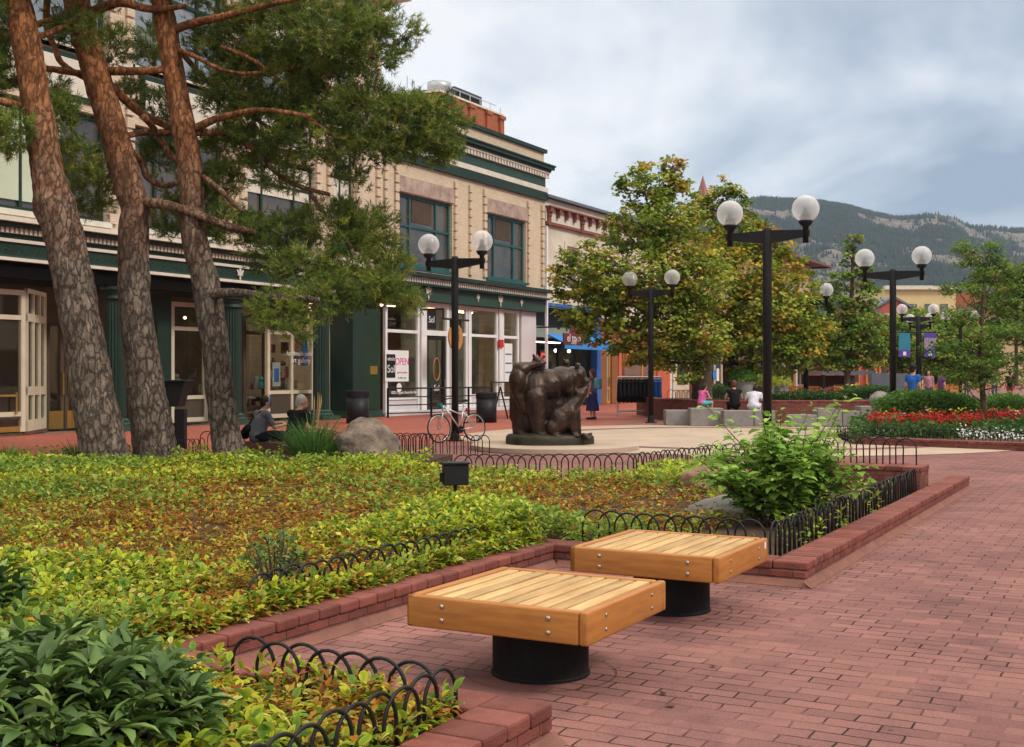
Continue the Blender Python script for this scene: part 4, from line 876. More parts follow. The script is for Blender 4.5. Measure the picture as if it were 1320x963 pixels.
def room(u0,u1,z0,z1,v0,v1,m,parent,floor=None):
    mb = MB(); mb.add([(u0,v1,z0),(u1,v1,z0),(u1,v1,z1),(u0,v1,z1)],[(0,1,2,3)]); mb.add([(u0,v0,z0),(u0,v1,z0),(u0,v1,z1),(u0,v0,z1)],[(0,1,2,3)]); mb.add([(u1,v0,z0),(u1,v1,z0),(u1,v1,z1),(u1,v0,z1)],[(0,1,2,3)])
    mb.add([(u0,v0,z1),(u1,v0,z1),(u1,v1,z1),(u0,v1,z1)],[(0,1,2,3)]); mb.add([(u0,v0,z0),(u1,v0,z0),(u1,v1,z0),(u0,v1,z0)],[(0,1,2,3)])
    return mb.build('interior',m,parent)
ITEM = [mat('goods_'+n,c,.6) for n,c in (('ochre',(.45,.22,.05)),('red',(.42,.04,.03)),('blue',(.05,.14,.38)),('white',(.6,.58,.54)),('teal',(.05,.25,.25)),('brown',(.14,.06,.03)),('pink',(.5,.15,.25)),('grey',(.2,.2,.2)))]
LITE = emis('warm_shop_lamp',(1,.72,.38),9); LP_ = emis('shop_ceiling_light',(1,.80,.55),22)
LITEW = emis('cool_shop_lamp',(1,.95,.85),5)
def display(u0,u1,z0,v0,v1,parent,n,zmax=1.6,cols=None):
    for i in range(n):
        u = random.uniform(u0,u1); v = random.uniform(v0,v1); z = z0+random.choice([0,0,.35,.7,1.05])*random.random()*1.2; w_ = random.uniform(.06,.22); h = random.uniform(.1,.45); mb = MB()
        k = random.random()
        if k < .35: mb.lathe([(.3*w_,0),(w_*.8,h*.3),(w_*.6,h*.7),(w_*.25,h*.85),(w_*.35,h)],(u,v,z),12)
        elif k < .7: mb.rbox((u-w_,v-.05,z),(u+w_,v+.06,z+h),.015,1)
        else: mb.rbox((u-w_*.7,v-.1,z),(u+w_*.7,v+.1,z+h*.6),.02,1); mb.ball((u,v,z+h*.8),w_*.5,10,6)
        mb.build('display_item',random.choice(cols or ITEM),parent,False)
def lamps_in(pts,parent,m=None,r=.045):
    for p in pts:
        mb = MB(); mb.ball(p,r,10,6); mb.build('ceiling_lamp',m or LITE,parent,True)
def quoins(parent, m, cols, z0, z1, v, w=.28, h=.34, pr=.10):
    for u in cols:
        mb = MB(); mb.box((u-w/2+.02,v-.012,z0),(u+w/2-.02,v-.002,z1)); z = z0
        while z < z1-.1: mb.box((u-w/2,v-pr,z+.035),(u+w/2,v-.004,min(z+h,z1)-.035)); z += h
        mb.build('quoin_strip',m,parent)
def dentils(parent,m,u0,u1,z0,z1,v0,v1,step):
    mb = MB(); n = int((u1-u0)/step); mb.box((u0,(v0+v1)/2,z0+.01),(u1,v1,z1-.004))
    for i in range(n): mb.box((u0+i*step,v0,z0),(u0+i*step+step*.55,v1,z1))
    return mb.build('dentil_row',m,parent)
def fleur(parent,m,u,v,z,s):
    mb = MB(); mb.ball((u,v,z+.16*s),(.07*s,.03,.2*s),10,8)
    for k in(-1,1): mb.ball((u+.12*s*k,v,z+.08*s),(.06*s,.028,.16*s),10,8,Matrix.Rotation(.55*k,3,'Y'))
    mb.box((u-.15*s,v-.02,z-.06*s),(u+.15*s,v+.03,z)); mb.ball((u,v,z-.16*s),(.05*s,.025,.12*s),8,6); return mb.build('fleur_de_lis',m,parent,True)
FV = 25.06
# ================================================================ building 1: tall buff brick block with green iron shopfront
B1 = thing('brick_building','tall pinkish buff brick building behind the pines with green columned shopfront','building',(20,FV,0))
piers = [(0.9,1.9),(5.4,6.3),(10,10.95),(14.6,15.55),(19.0,19.7),(23.4,24.3),(28.0,28.95),(32.45,33.35),(34.7,36.28)]
ops = []; wins = []
for (a,b),(c,d) in zip(piers[:-1],piers[1:]):
    for z0,z1 in ((5.62,8.5),(10.1,13.2)): ops.append((b,c,z0,z1)); wins.append((b,c,z0,z1))
mb = MB(); wall_open(mb,-8,36.28,5.42,16.2,ops,FV,.4); mb.box((-8,FV+.41,5.42),(36.27,44,5.5)); mb.box((35.9,FV+.4,0),(36.28,44,16.2)); mb.build('wall',M['pbrick'],B1)
for a,b,z0,z1 in wins:
    wd = b-a; mull = (a+wd*.27,a+wd*.73) if wd > 2 else (a+wd*.5,)
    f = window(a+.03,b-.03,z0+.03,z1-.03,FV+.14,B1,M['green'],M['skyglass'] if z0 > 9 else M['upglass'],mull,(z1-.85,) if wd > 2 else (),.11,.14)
    part('sill',M['trim'],f,((a-.08,FV-.10,z0-.12),(b+.08,FV+.12,z0+.028)))
    if abs(a-19.7) < .1 and z0 < 6: part('blind',M['blind'],f,((a+.10,FV+.155,z0+.3),(a+2.25,FV+.19,z1-.2)))
    if abs(a-28.95) < .1 or abs(a-33.35)<.1: part('blind',M['trim'],f,((a+.12,FV+.155,z1-1.2),(b-.12,FV+.19,z1-.16)))
    if z0 < 9: part('spandrel_panel',M['green'],B1,((a+.25,FV-.05,8.72),(b-.25,FV-.003,9.92))); part('spandrel_inset',M['trim'],B1,((a+.42,FV-.075,8.86),(b-.42,FV-.052,9.78)))
quoins(B1,M['pbrick'],[x for p_ in piers for x in ((p_[0]+.14,p_[1]-.14) if p_[1]-p_[0] < 1.2 else (p_[0]+.16,p_[1]-.16))],5.6,15.1,FV)
part('string_course',M['trim'],B1,((-8,FV-.14,13.5),(36.4,FV-.005,13.72)),((-8,FV-.10,9.98),(36.35,FV-.004,10.06)))
part('top_cornice',M['trim'],B1,((-8,FV-.85,15.25),(37.1,FV-.003,15.45)),((-8,FV-1.0,15.45),(37.3,FV-.003,15.8))); dentils(B1,M['trim'],-8,36.6,15.0,15.24,FV-.35,FV-.005,.4)
# iron shopfront
part('shop_ledge',M['trim'],B1,((-8,FV-.45,5.30),(36.25,FV+.3,5.415)),((-8,FV-.18,4.82),(36.25,FV+.05,4.90)),((-8,FV-.20,4.36),(36.25,FV+.05,4.44)))
part('shop_frieze',M['green'],B1,((-8,FV-.30,5.18),(36.25,FV+.3,5.297)),((-8,FV-.06,4.905),(36.25,FV+.3,5.177)),((-8,FV-.12,4.445),(36.25,FV+.3,4.815)))
dentils(B1,M['trim'],-8,36.2,5.04,5.175,FV-.20,FV-.062,.14)
mb = MB()
mb.box((-7,FV-.126,4.448),(36.2,FV-.121,4.50))
for i in range(90):
    u = -7+i*.48; mb.tube([(u,FV-.125,4.50),(u+.12,FV-.135,4.66),(u+.24,FV-.125,4.62),(u+.3,FV-.135,4.74)],.014,4)
mb.build('scroll_relief',M['greenmid'],B1)
for u in (28.55,33.0): fleur(B1,M['trim'],u,FV-.15,4.62,.7)
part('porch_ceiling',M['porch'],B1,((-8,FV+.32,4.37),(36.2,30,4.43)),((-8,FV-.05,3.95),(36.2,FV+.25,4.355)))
def column(u,v,parent,mtl):
    mb = MB(); n = 40; vs = []; zs = (.36,1.2,2.4,3.6)
    for z in zs:
        for i in range(n):
            a = 2*math.pi*i/n; q = .285*(1-.04*z/3.6)*(1 if i%2 else .90); vs.append((u+q*math.cos(a),v+q*math.sin(a),z))
    mb.add(vs,[(j*n+i,j*n+(i+1)%n,(j+1)*n+(i+1)%n,(j+1)*n+i) for j in range(3) for i in range(n)]); c = mb.build('column',mtl,parent)
    mb = MB(); mb.lathe([(.30,3.58),(.34,3.62),(.30,3.7),(.36,3.82),(.42,3.86),(.42,3.94)],(u,v,0),24); mb.build('capital',mtl,c)
    mb = MB(); mb.box((u-.46,v-.46,0.006),(u+.46,v+.46,.14)); mb.lathe([(.42,.141),(.43,.2),(.36,.25),(.38,.30),(.30,.355)],(u,v,0),24); mb.build('column_base',M['greenmid'],c)
for u in (14.9,19.2,23.8,28.5,32.95): column(u,FV+.12,B1,M['green'])
pu0,pu1 = FU(466),FU(497); part('pier',M['green'],B1,((pu0-.6,FV-.06,.25),(pu0+.15,FV+1.4,4.35))); part('tiled_pier',M['tile'],B1,((pu0+.16,FV-.02,.25),(36.27,FV+1.4,4.355))); part('pier_base',M['greenmid'],B1,((pu0-.72,FV-.2,.006),(36.3,FV+1.4,.12)),((pu0-.66,FV-.13,.12),(36.28,FV+1.4,.245)))
part('brass_plate',M['brass'],B1,((pu0+.5,FV-.035,1.55),(pu0+.95,FV-.018,1.85)))
# shop windows behind the columns
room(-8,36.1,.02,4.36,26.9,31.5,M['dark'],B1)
def shopwin(x0,x1,v,zb=.75,zt=3.0,ztop=3.85,mull=(),kick=True,fm=None,pm=None,parent=None,px=True):
    a,b = (FU(x0,v),FU(x1,v)) if px else (x0,x1); fm = fm or M['cream']; parent = parent or B1; mu = [FU(x,v) if px else x for x in mull]
    f = window(a,b,.10,ztop,v,parent,fm,pm or M['glass'],mu,(zt,zb),.13,.12,'shop_window')
    if kick: part('kick_panel',M['kick'] if fm is M['cream'] else fm,f,((a+.13,v+.05,.23),(b-.13,v+.10,zb-.06)))
    return f,a,b
f,a,b = shopwin(-60,33,25.5,.55,3.0,3.7,kick=False); part('push_bar',M['brass'],f,((FU(-5,25.5),25.42,1.0),(FU(19,25.5),25.46,1.05)),((FU(18,25.5),25.42,.55),(FU(20,25.5),25.46,1.1))); part('door_sill',M['brass'],f,((FU(-50,25.5),25.47,.105),(FU(25,25.5),25.495,.24)))
# angled bay beside the doors
A0,A1 = Vector((FU(36,25.5),25.5,0)),Vector((FU(60,26.6),26.6,0))
def bay(A0,A1):
    x = (A1-A0).normalized(); L = (A1-A0).length; y = Vector((-x.y,x.x,0)); R = Matrix((x,y,Vector((0,0,1)))).transposed(); mb = MB(); pn = MB()
    def bx(t,a,b):
        q = MB(); q.box(a,b); t.add([A0+R@Vector(p) for p in q.v],q.f)
    for i in range(4): bx(mb,(i*L/3-.06 if i else 0,0,.1),(i*L/3+.06 if i < 3 else L,.1,3.75))
    for z0,z1 in ((.1,.38),(1.02,1.24),(2.92,3.12),(3.65,3.76)): bx(mb,(0,.004,z0),(L,.096,z1))
    f = mb.build('bay_frame',M['cream'],B1); bx(pn,(.05,.045,.2),(L-.05,.055,3.7)); pn.build('pane',M['glass'],f)
    bs = MB(); bx(bs,(-.05,-.02,.006),(L+.03,.12,.10)); bs.build('plinth',M['rbrick'],f)
bay(A0,A1)
for k,(x0,x1) in enumerate(((60,83),(84,112))):
    v = 26.7; f = window(FU(x0,v),FU(x1,v),.03,3.0,v,B1,M['dark'],M['glass'],(),(),.12,.1,'door'); part('kick_plate',M['brass'],f,((FU(x0,v)+.06,v-.02,.06),(FU(x1,v)-.06,v-.003,.55))); part('handle',M['brass'],f,((FU(x1 if k==0 else x0,v)+(-.1 if k==0 else .06),v-.07,1.0),(FU(x1 if k==0 else x0,v)+(-.06 if k==0 else .10),v-.03,1.6)))
part('dark_pilaster',M['green'],B1,((FU(203,26),26.0,.02),(FU(221,26),26.8,3.9)))
f,a,b = shopwin(221,268,26.2,.85,2.95,3.75); display(a+.2,b-.2,.95,26.6,27.6,f,16); lamps_in([(a+.4,26.7,3.3),(a+1.2,26.8,3.32),(a-1.0,26.8,3.3)],f)
f,a,b = shopwin(345,405,26.0,.95,2.95,3.75,mull=(377,)); display(a+.15,b-.15,1.05,26.4,27.3,f,22)
part('hanging_blanket',ITEM[1],f,((a+2.05,26.5,1.9),(a+2.25,26.52,2.9))); part('hanging_blanket',ITEM[0],f,((a+2.26,26.5,1.9),(a+2.4,26.52,2.9))); part('hanging_blanket',ITEM[2],f,((a+2.42,26.5,1.85),(a+2.75,26.52,2.9)))
text('window_lettering','art gallery',.26,M['wtext'],(a+1.7,25.97,2.02),FACE,f); text('window_lettering','handmade public',.22,M['wtext'],(a+1.7,25.97,2.26),FACE,f)
part('poster',M['paper'],f,((a+.35,26.08,1.15),(a+.75,26.09,1.95))); part('poster_print',ITEM[2],f,((a+.43,26.07,1.3),(a+.67,26.078,1.75)))
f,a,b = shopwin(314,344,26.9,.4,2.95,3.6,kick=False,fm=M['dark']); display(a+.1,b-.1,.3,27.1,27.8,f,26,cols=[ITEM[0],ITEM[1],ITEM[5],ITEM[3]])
f,a,b = shopwin(425,464,26.0,.95,2.95,3.75,mull=(436,)); display(a+.3,b-.2,1.05,26.4,27.2,f,7); text('window_lettering','ARTWORK',.17,M['wtext'],((a+b)/2+.25,25.97,1.9),FACE,f)
sb = part('hanging_shop_sign',M['ink'],B1,((FU(366,25.3),25.28,3.62),(FU(390,25.3),25.34,4.06))); text('lettering','ZUNI',.40,M['wtext'],((FU(366,25.3)+FU(390,25.3))/2,25.275,3.84),FACE,sb)
for u0_ in (20,26,31,34.2): part('ceiling_light',LP_,B1,((u0_,27.6,4.28),(u0_+2.0,27.9,4.32)))
lamps_in([(20.3,27.6,3.1),(20.6,28.2,3.0),(19.9,27.4,2.7),(25.3,27.5,3.2)],B1)
# ================================================================ building 2: two storey buff brick, green cornices
B2 = thing('brick_building','two storey buff brick building with dark green cornices and teal windows','building',(43,FV,0))
E1 = 49.5; W2 = [(37.5,41.36,5.62,8.38),(44.13,47.72,5.62,8.38)]
mb = MB(); wall_open(mb,36.30,E1,5.42,11.73,W2,FV,.4); mb.box((E1-.4,FV+.4,0),(E1,44,11.5)); mb.box((36.3,FV+.41,11.0),(E1-.41,44,11.1)); mb.build('wall',M['bbrick'],B2)
for i,(a,b,z0,z1) in enumerate(W2):
    f = window(a+.02,b-.02,z0+.02,z1-.02,FV+.12,B2,M['teal'],M['upglass'],(a+(b-a)*.24,a+(b-a)*.73),(7.18,),.10,.12)
    part('sill',M['teal'],f,((a-.03,FV-.07,z0-.10),(b+.03,FV+.11,z0+.018)))
    part('rough_stone_lintel',M['rubble'],B2,((a-.25,FV-.05,z1+.03),(b+.25,FV-.003,z1+.62)))
    part('reflection_panel',M['dark'],f,((a+.14+(b-a)*.26,FV+.165,z1-1.0),(b-.14-(b-a)*.3,FV+.18,z1-.15)))  # brown panel stands in for the building reflection in the upper panes
quoins(B2,M['bbrick'],[37.3,41.56,43.93,47.92,36.6,49.3,42.75],5.6,9.4,FV,.24)
part('rough_stone_lintel',M['rubble'],B2,((37.15,FV-.045,5.43),(41.7,FV-.002,5.50)))
part('parapet_cap',M['green'],B2,((36.3,FV-.12,11.735),(E1+.14,FV+.45,11.90)))
part('cornice',M['green'],B2,((36.3,FV-.26,10.86),(E1+.26,FV-.003,10.96)),((36.3,FV-.38,10.96),(E1+.38,FV-.003,11.10)),((36.3,FV-.43,11.10),(E1+.43,FV-.003,11.17)))
part('cornice_soffit',M['trim'],B2,((36.3,FV-.22,10.78),(E1+.22,FV-.003,10.858))); dentils(B2,M['trim'],36.3,E1+.3,10.58,10.778,FV-.19,FV-.062,.26)
part('frieze',M['greenmid'],B2,((36.3,FV-.06,10.14),(E1+.05,FV-.002,10.775))); part('pale_moulding',M['trim'],B2,((36.3,FV-.15,9.92),(E1+.14,FV-.002,10.138))); part('green_moulding',M['green'],B2,((36.3,FV-.14,9.55),(E1+.12,FV-.002,9.918)))
part('shop_ledge',M['green'],B2,((36.3,FV-.42,5.26),(E1+.1,FV+.3,5.415)),((36.3,FV-.30,4.95),(E1+.05,FV-.0,5.03)))
dentils(B2,M['trim'],36.32,E1,5.04,5.25,FV-.26,FV-.064,.17); part('shop_frieze',M['greenmid'],B2,((36.3,FV-.06,4.40),(E1,FV+.3,5.255)))
for u in (FU(550),FU(643)): fleur(B2,M['trim'],u,FV-.09,4.70,1.0)
for u in (FU(614),FU(670)): fleur(B2,M['trim'],u,FV-.09,4.70,.6)
# white shopfront of building 2
room(36.4,49.3,.02,4.38,FV+.8,31,M['warm'],B2); part('interior_partition',M['sage'],B2,((FU(604),28.3,.03),(49.2,28.4,4.3)),((FU(604)-.1,26.2,.03),(FU(604),28.3,4.3)))
S2 = [(497,541,.65),(581,603,.3),(606,642,.65),(648,669,.5)]
v2 = FV+.25
for k,(x0,x1,zb) in enumerate(S2):
    a,b = FU(x0,v2),FU(x1,v2); f = window(a,b,.08,4.38,v2,B2,M['white'],M['glass'],(),(3.18,zb),.13,.12,'shop_window'); part('kick_panel',M['pinkwhite'] if k!=1 else M['white'],f,((a+.13,v2+.05,.21),(b-.13,v2+.09,zb-.06)))
    if k == 0:
        SW = FU(533)-FU(503); sg = part('open_sign',M['paper'],f,((FU(503),v2-.03,1.28),(FU(533),v2-.012,2.45))); ua,ub = FU(503),FU(533)
        part('sign_panel',M['ink'],sg,((ua+.05*SW,v2-.036,1.42),(ua+.42*SW,v2-.031,2.30))); text('lettering','whole',.24*SW/1.9,M['wtext'],(ua+.235*SW,v2-.04,2.12),FACE,sg); text('lettering','Sol',.50*SW/1.9,M['wtext'],(ua+.235*SW,v2-.04,1.74),FACE,sg)
        text('lettering','OPEN',.46*SW/1.9,M['pinkink'],(ua+.71*SW,v2-.034,2.02),FACE,sg,sx=.95); text('lettering','organic smoothies',.115*SW/1.9,M['pinkink'],(ua+.71*SW,v2-.034,1.62),FACE,sg); text('lettering','& coffee to go',.115*SW/1.9,mat('green_ink',(.05,.3,.12)),(ua+.71*SW,v2-.034,1.42),FACE,sg)
        text('window_lettering','100% Organic Smoothie Bar',.19*SW/1.9,M['wtext'],((a+b)/2+.05,v2-.012,.86),FACE,f)
        mb = MB(); mb.tube([(ua+.6*SW,v2-.02,1.05),(ua+.6*SW,v2-.012,1.05)],.17,20); mb.build('round_sticker',M['paper'],f)
        part('interior_partition',M['warm'],B2,((a+.2,v2+1.5,.03),(b-1.2,v2+1.55,4.2)))
    if k == 3: part('notice_board',M['paper'],f,((FU(656),v2-.03,1.2),(FU(666),v2-.012,2.9))); part('notice_lines',ITEM[2],f,((FU(657),v2-.036,2.0),(FU(665),v2-.032,2.06)),((FU(657),v2-.036,1.6),(FU(665),v2-.032,1.66)),((FU(657),v2-.036,2.4),(FU(665),v2-.032,2.46)))
a,b = FU(543,v2),FU(579,v2); part('door_surround',M['white'],B2,((a,v2-.02,.02),(a+.38,v2+.14,4.38)),((b-.22,v2-.02,.02),(b,v2+.14,4.38)),((a+.38,v2-.018,3.08),(b-.22,v2+.138,3.28)),((a+.38,v2-.018,4.2),(b-.22,v2+.138,4.378)))
f = window(a+.40,b-.24,.03,3.07,v2+.02,B2,M['ink'],M['glass'],(),(.35,),.16,.1,'door'); text('window_lettering','Sol',.34,M['wtext'],((a+b)/2+.1,v2+.005,1.0),FACE,f); mb = MB(); ce = ((a+b)/2+.1,v2+.005,1.75)
mb.tube([(ce[0]+.24*math.cos(t),ce[1],ce[2]+.45*math.sin(t)) for t in np.linspace(0,2*math.pi,25)],.02,5); mb.build('window_emblem',M['signwood'],f); part('handle',M['steel'],f,((b-.36,v2-.06,.95),(b-.32,v2+.0,1.35)))
part('transom_pane',M['glass'],B2,((a+.39,v2+.06,3.285),(b-.23,v2+.07,4.19))); tl = part('transom_sign',M['ink'],B2,((a+.45,v2+.03,3.35),(a+1.15,v2+.04,4.1))); text('lettering','Sol',.36,M['wtext'],(a+.8,v2+.026,3.7),FACE,tl)
part('corner_pilaster',M['pinkwhite'],B2,((FU(671,v2),v2-.05,.02),(E1-.42,v2+.5,4.39))); part('door_step',M['pinkwhite'],B2,((36.5,v2-.35,.006),(48.9,v2-.06,.16)))
part('mullion_post',M['white'],B2,((FU(642.6,v2),v2-.06,.17),(FU(647,v2),v2+.16,4.39)),((FU(603.4,v2),v2-.03,.17),(FU(605.6,v2),v2+.14,4.39)))
part('fire_alarm',M['redp'],B2,((FU(640.5,v2),v2-.13,2.72),(FU(646,v2),v2-.065,3.05))); lamps_in([(38.2,26.6,4.1),(39.2,27.4,4.0),(46,27.2,4.1)],B2); display(FU(582),FU(602),.4,26.2,27,B2,6)
for u0_,u1_ in ((37.2,38.6),(39.4,40.8),(42.4,44),(45.5,47)): part('ceiling_light',LP_,B2,((u0_,27.4,4.30),(u1_,27.56,4.33)))
# hanging round sign
hs = thing('hanging_sign','round oak sign hanging from a black bracket over the white shop door','sign',(FU(588,23.9),23.9,2.2)); u = FU(588,23.9)
mb = MB(); mb.tube([(u,23.9,2.98),(u,23.96,2.98)],.52,36); b_ = mb.build('sign_board',M['signwood'],hs); mb = MB(); mb.tube([(u-.9,23.93,4.05),(u-.9,23.93,3.66)],.035,6); mb.tube([(u-.95,23.93,3.66),(u+1.0,23.93,3.66)],.04,6); mb.tube([(u-.35,23.93,3.66),(u-.35,23.93,3.35)],.05,8); mb.tube([(u+.35,23.93,3.66),(u+.35,23.93,3.35)],.05,8); mb.tube([(u-.9,23.93,4.02),(u-.9,24.95,4.02)],.035,6); mb.build('bracket',M['black'],hs)
text('lettering','whole',.2,M['brown'],(u,23.895,3.27),FACE,b_); text('lettering','Sol',.42,M['brown'],(u,23.895,2.95),FACE,b_); text('lettering','foods',.16,M['brown'],(u,23.895,2.66),FACE,b_)
# terrace railing
def rail(name,label,pts,h=1.05):
    r = thing(name,label,'railing',(pts[0].x,pts[0].y,0)); t = MB(); q = MB()
    for a,b in zip(pts[:-1],pts[1:]):
        for z in (.16,.45,.74,h): t.tube([a+Vector((0,0,z)),b+Vector((0,0,z))],.030 if z == h else .022,6)
    t.build('rail',M['black'],r)
    for p_ in pts: q = MB(); q.box((p_.x-.03,p_.y-.03,.004),(p_.x+.03,p_.y+.03,h+.01)); q.build('post',M['black'],r)
    return r
rail('terrace_railing','black metal terrace railing in front of the white shopfront',[GP(500,539),GP(556,537.5),GP(604,535.5),GP(634,534.5)]); rail('terrace_railing','black railing along the white shop step beyond the sandwich board',[GP(634,529),GP(672,528),GP(700,527)],1.2)
def bin_(px,y,label,hh,rr):
    c = GP(px,y); r = thing('litter_bin',label,'litter bin',(c.x,c.y,0),group='black litter bins'); mb = MB(); mb.lathe([(rr,.004),(rr,hh*.80)],c,28); mb.build('drum',M['black'],r,True); mb = MB(); mb.lathe([(rr*1.04,hh*.80),(rr*1.04,hh*.97),(rr*.9,hh)],c,28); mb.build('lid',M['blackm'],r); return r
bin_(461,546,'round black litter bin behind the boulder beside the tiled pier',1.05,.36); bin_(627,545,'round black litter bin between the bicycle and the sandwich board',.98,.33)
af = thing('sandwich_board','black folding sandwich board frame beside the litter bin','sign',GP(645,542)); c = GP(645,540); mb = MB()
for s in(-1,1):
    for t in(-.28,.28): mb.beam(c+RGT*(s*.26)+FWD*t+Vector((0,0,.01)),c+FWD*t+Vector((0,0,1.12)),.04,.05)
    mb.beam(c+RGT*(s*.2)+FWD*-.28+Vector((0,0,.3)),c+RGT*(s*.2)+FWD*.28+Vector((0,0,.3)),.03,.03)
mb.build('frame',M['black'],af); mb = MB(); mb.beam(c+RGT*-.16+Vector((0,0,.42)),c+RGT*-.02+Vector((0,0,1.02)),.5,.012); mb.build('board',M['ink'],af)
# information lectern
kc = GP(233,580); ki = thing('information_stand','black slanted information stand behind the middle pine trunk','information stand',kc); Rk = Matrix((RGT,FWD,Vector((0,0,1)))).transposed()
mb = MB(); mb.obox(kc+Vector((0,0,.42)),(.10,.12,.42),Rk); mb.build('post',M['blackm'],ki); mb = MB(); v_ = [(-.52,-.3,1.42),(.16,-.3,1.42),(.02,-.3,.90),(-.36,-.3,.90)]
mb.add([kc+Rk@Vector((x,y+o,z)) for o in(0,.55) for x,y,z in v_],[(0,3,2,1),(4,5,6,7),(0,1,5,4),(1,2,6,5),(2,3,7,6),(3,0,4,7)]); mb.build('hopper',M['blackm'],ki); mb = MB(); mb.obox(kc+Rk@Vector((-.18,-.02,1.435)),(.37,.34,.012),Rk); mb.build('top_plate',M['green'],ki)
# ================================================================ building 3: cream with bracketed cornice, blue shop
B3 = thing('shop_building','cream plastered building with red-brown bracketed cornice above a blue shopfront','building',(53,FV,0)); e3 = 62.0
mb = MB(); wall_open(mb,E1+.02,e3,4.87,9.7,[(51.9,53.3,5.6,7.7),(55.2,56.6,5.6,7.7),(58.5,59.9,5.6,7.7)],FV,.3); mb.box((E1+.02,FV+.31,9.2),(e3,44,9.3)); mb.build('wall',M['plaster'],B3)
for a in (51.9,55.2,58.5): f = window(a,a+1.4,5.6,7.7,FV+.1,B3,M['plaster'],M['upglass'],(),(6.65,),.1,.1); part('window_surround',M['trim'],f,((a-.25,FV-.05,5.45),(a-.01,FV-.003,7.9))); part('window_surround',M['trim'],f,((a+1.41,FV-.05,5.45),(a+1.65,FV-.003,7.9)))
part('parapet_cap',M['slateroof'],B3,((E1+.02,FV-.25,9.72),(e3,FV+.4,9.85))); part('cornice_panel',M['trim'],B3,((E1+.02,FV-.10,8.62),(e3,FV-.002,9.25))); part('cornice_rail',M['redbrown'],B3,((E1+.02,FV-.18,8.48),(e3,FV-.002,8.61)),((E1+.02,FV-.36,9.26),(e3,FV-.002,9.33)))
for i in range(14):
    mb = MB(); u = E1+.25+i*.9; big = i%4 == 0; w_ = .16 if big else .1; mb.box((u-w_,FV-.33,9.05),(u+w_,FV-.102,9.258)); mb.box((u-w_*.9,FV-.24,8.86),(u+w_*.9,FV-.102,9.048))
    if big: mb.box((u-w_*.85,FV-.205,8.45),(u+w_*.85,FV-.182,8.855))
    mb.build('bracket',M['redbrown'],B3)
part('downpipe',M['white'],B3,((E1+.06,FV-.12,.02),(E1+.2,FV-.02,8.4)))
bL,bR = FU(703),FU(768); part('blue_surround',M['bluep'],B3,((bL-.15,FV-.06,4.72),(bR+.5,FV+.3,4.866)),((bR+.02,FV-.06,.02),(bR+.5,FV+.3,4.717))); part('interior_partition',M['greenmid'],B3,((bL,FV+1.0,3.3),(bR,FV+1.05,4.7)))
room(bL,bR,.02,4.7,FV+.5,30,M['dark'],B3); f = window(bL+.02,bR-.02,.1,3.0,FV+.3,B3,M['ink'],M['glass'],(bL+2.0,bL+3.9),(.5,),.1,.1,'shop_window'); display(bL+.3,bR-.3,.6,FV+.6,FV+1.3,f,34); part('transom_light',M['sage'],f,((bL+.3,FV+.9,3.32),(bR-.3,FV+.95,3.85)))
lamps_in([(bL+.8,FV+1,2.75),(bL+3.1,FV+1,2.7),(bL+4.6,FV+1,2.7)],f,LITEW,.09); mb = MB(); mb.ball((bL+.5,FV+.45,2.3),.26,14,10); mb.build('paper_lantern',emis('red_lantern',(.8,.05,.03),.8),f); mb = MB(); mb.ball((bL+1.0,FV+.6,2.0),.18,14,10); mb.build('paper_lantern',ITEM[0],f)
part('ceiling_light',emis('cool_ceiling_light',(1,.95,.85),6),B3,((bL+1,FV+1.5,3.1),(bR-1,FV+1.8,3.14)))
mb = MB(); mb.add([(bL,FV-.05,3.42),(bR,FV-.05,3.42),(bR,FV-1.0,2.98),(bL,FV-1.0,2.98),(bL,FV-1.0,2.72),(bR,FV-1.0,2.72),(bL,FV-.05,3.36),(bR,FV-.05,3.36),(bL,FV-.97,2.72),(bR,FV-.97,2.72),(bR,FV-.97,2.94),(bL,FV-.97,2.94)],[(0,1,2,3),(3,2,5,4),(6,11,10,7),(4,5,9,8),(8,9,10,11)]); mb.build('awning',M['awn'],B3)
ts = thing('hanging_sign','maroon hanging sign with white lettering in front of the blue awning','sign',(FU(739,23.2),23.2,3.0)); u0,u1 = FU(727,23.2),FU(752,23.2); zc = FZ(739,437,23.2); mb = MB(); mb.rbox((u0,23.2,zc-.28),(u1,23.28,zc+.24),.03); mb.tube([((u0+u1)/2,23.22,zc+.28),((u0+u1)/2,23.26,zc+.28)],.32,20); sbm = mb.build('sign_board',M['maroon'],ts)
text('lettering','el toro',.50,M['wtext'],((u0+u1)/2,23.19,zc+.02),FACE,sbm); text('lettering','GALLERY',.13,M['wtext'],((u0+u1)/2,23.19,zc-.20),FACE,sbm); mb = MB(); mb.tube([((u0+u1)/2,23.24,zc+.55),((u0+u1)/2,FV,zc+.55)],.035,6); mb.build('bracket',M['black'],ts)
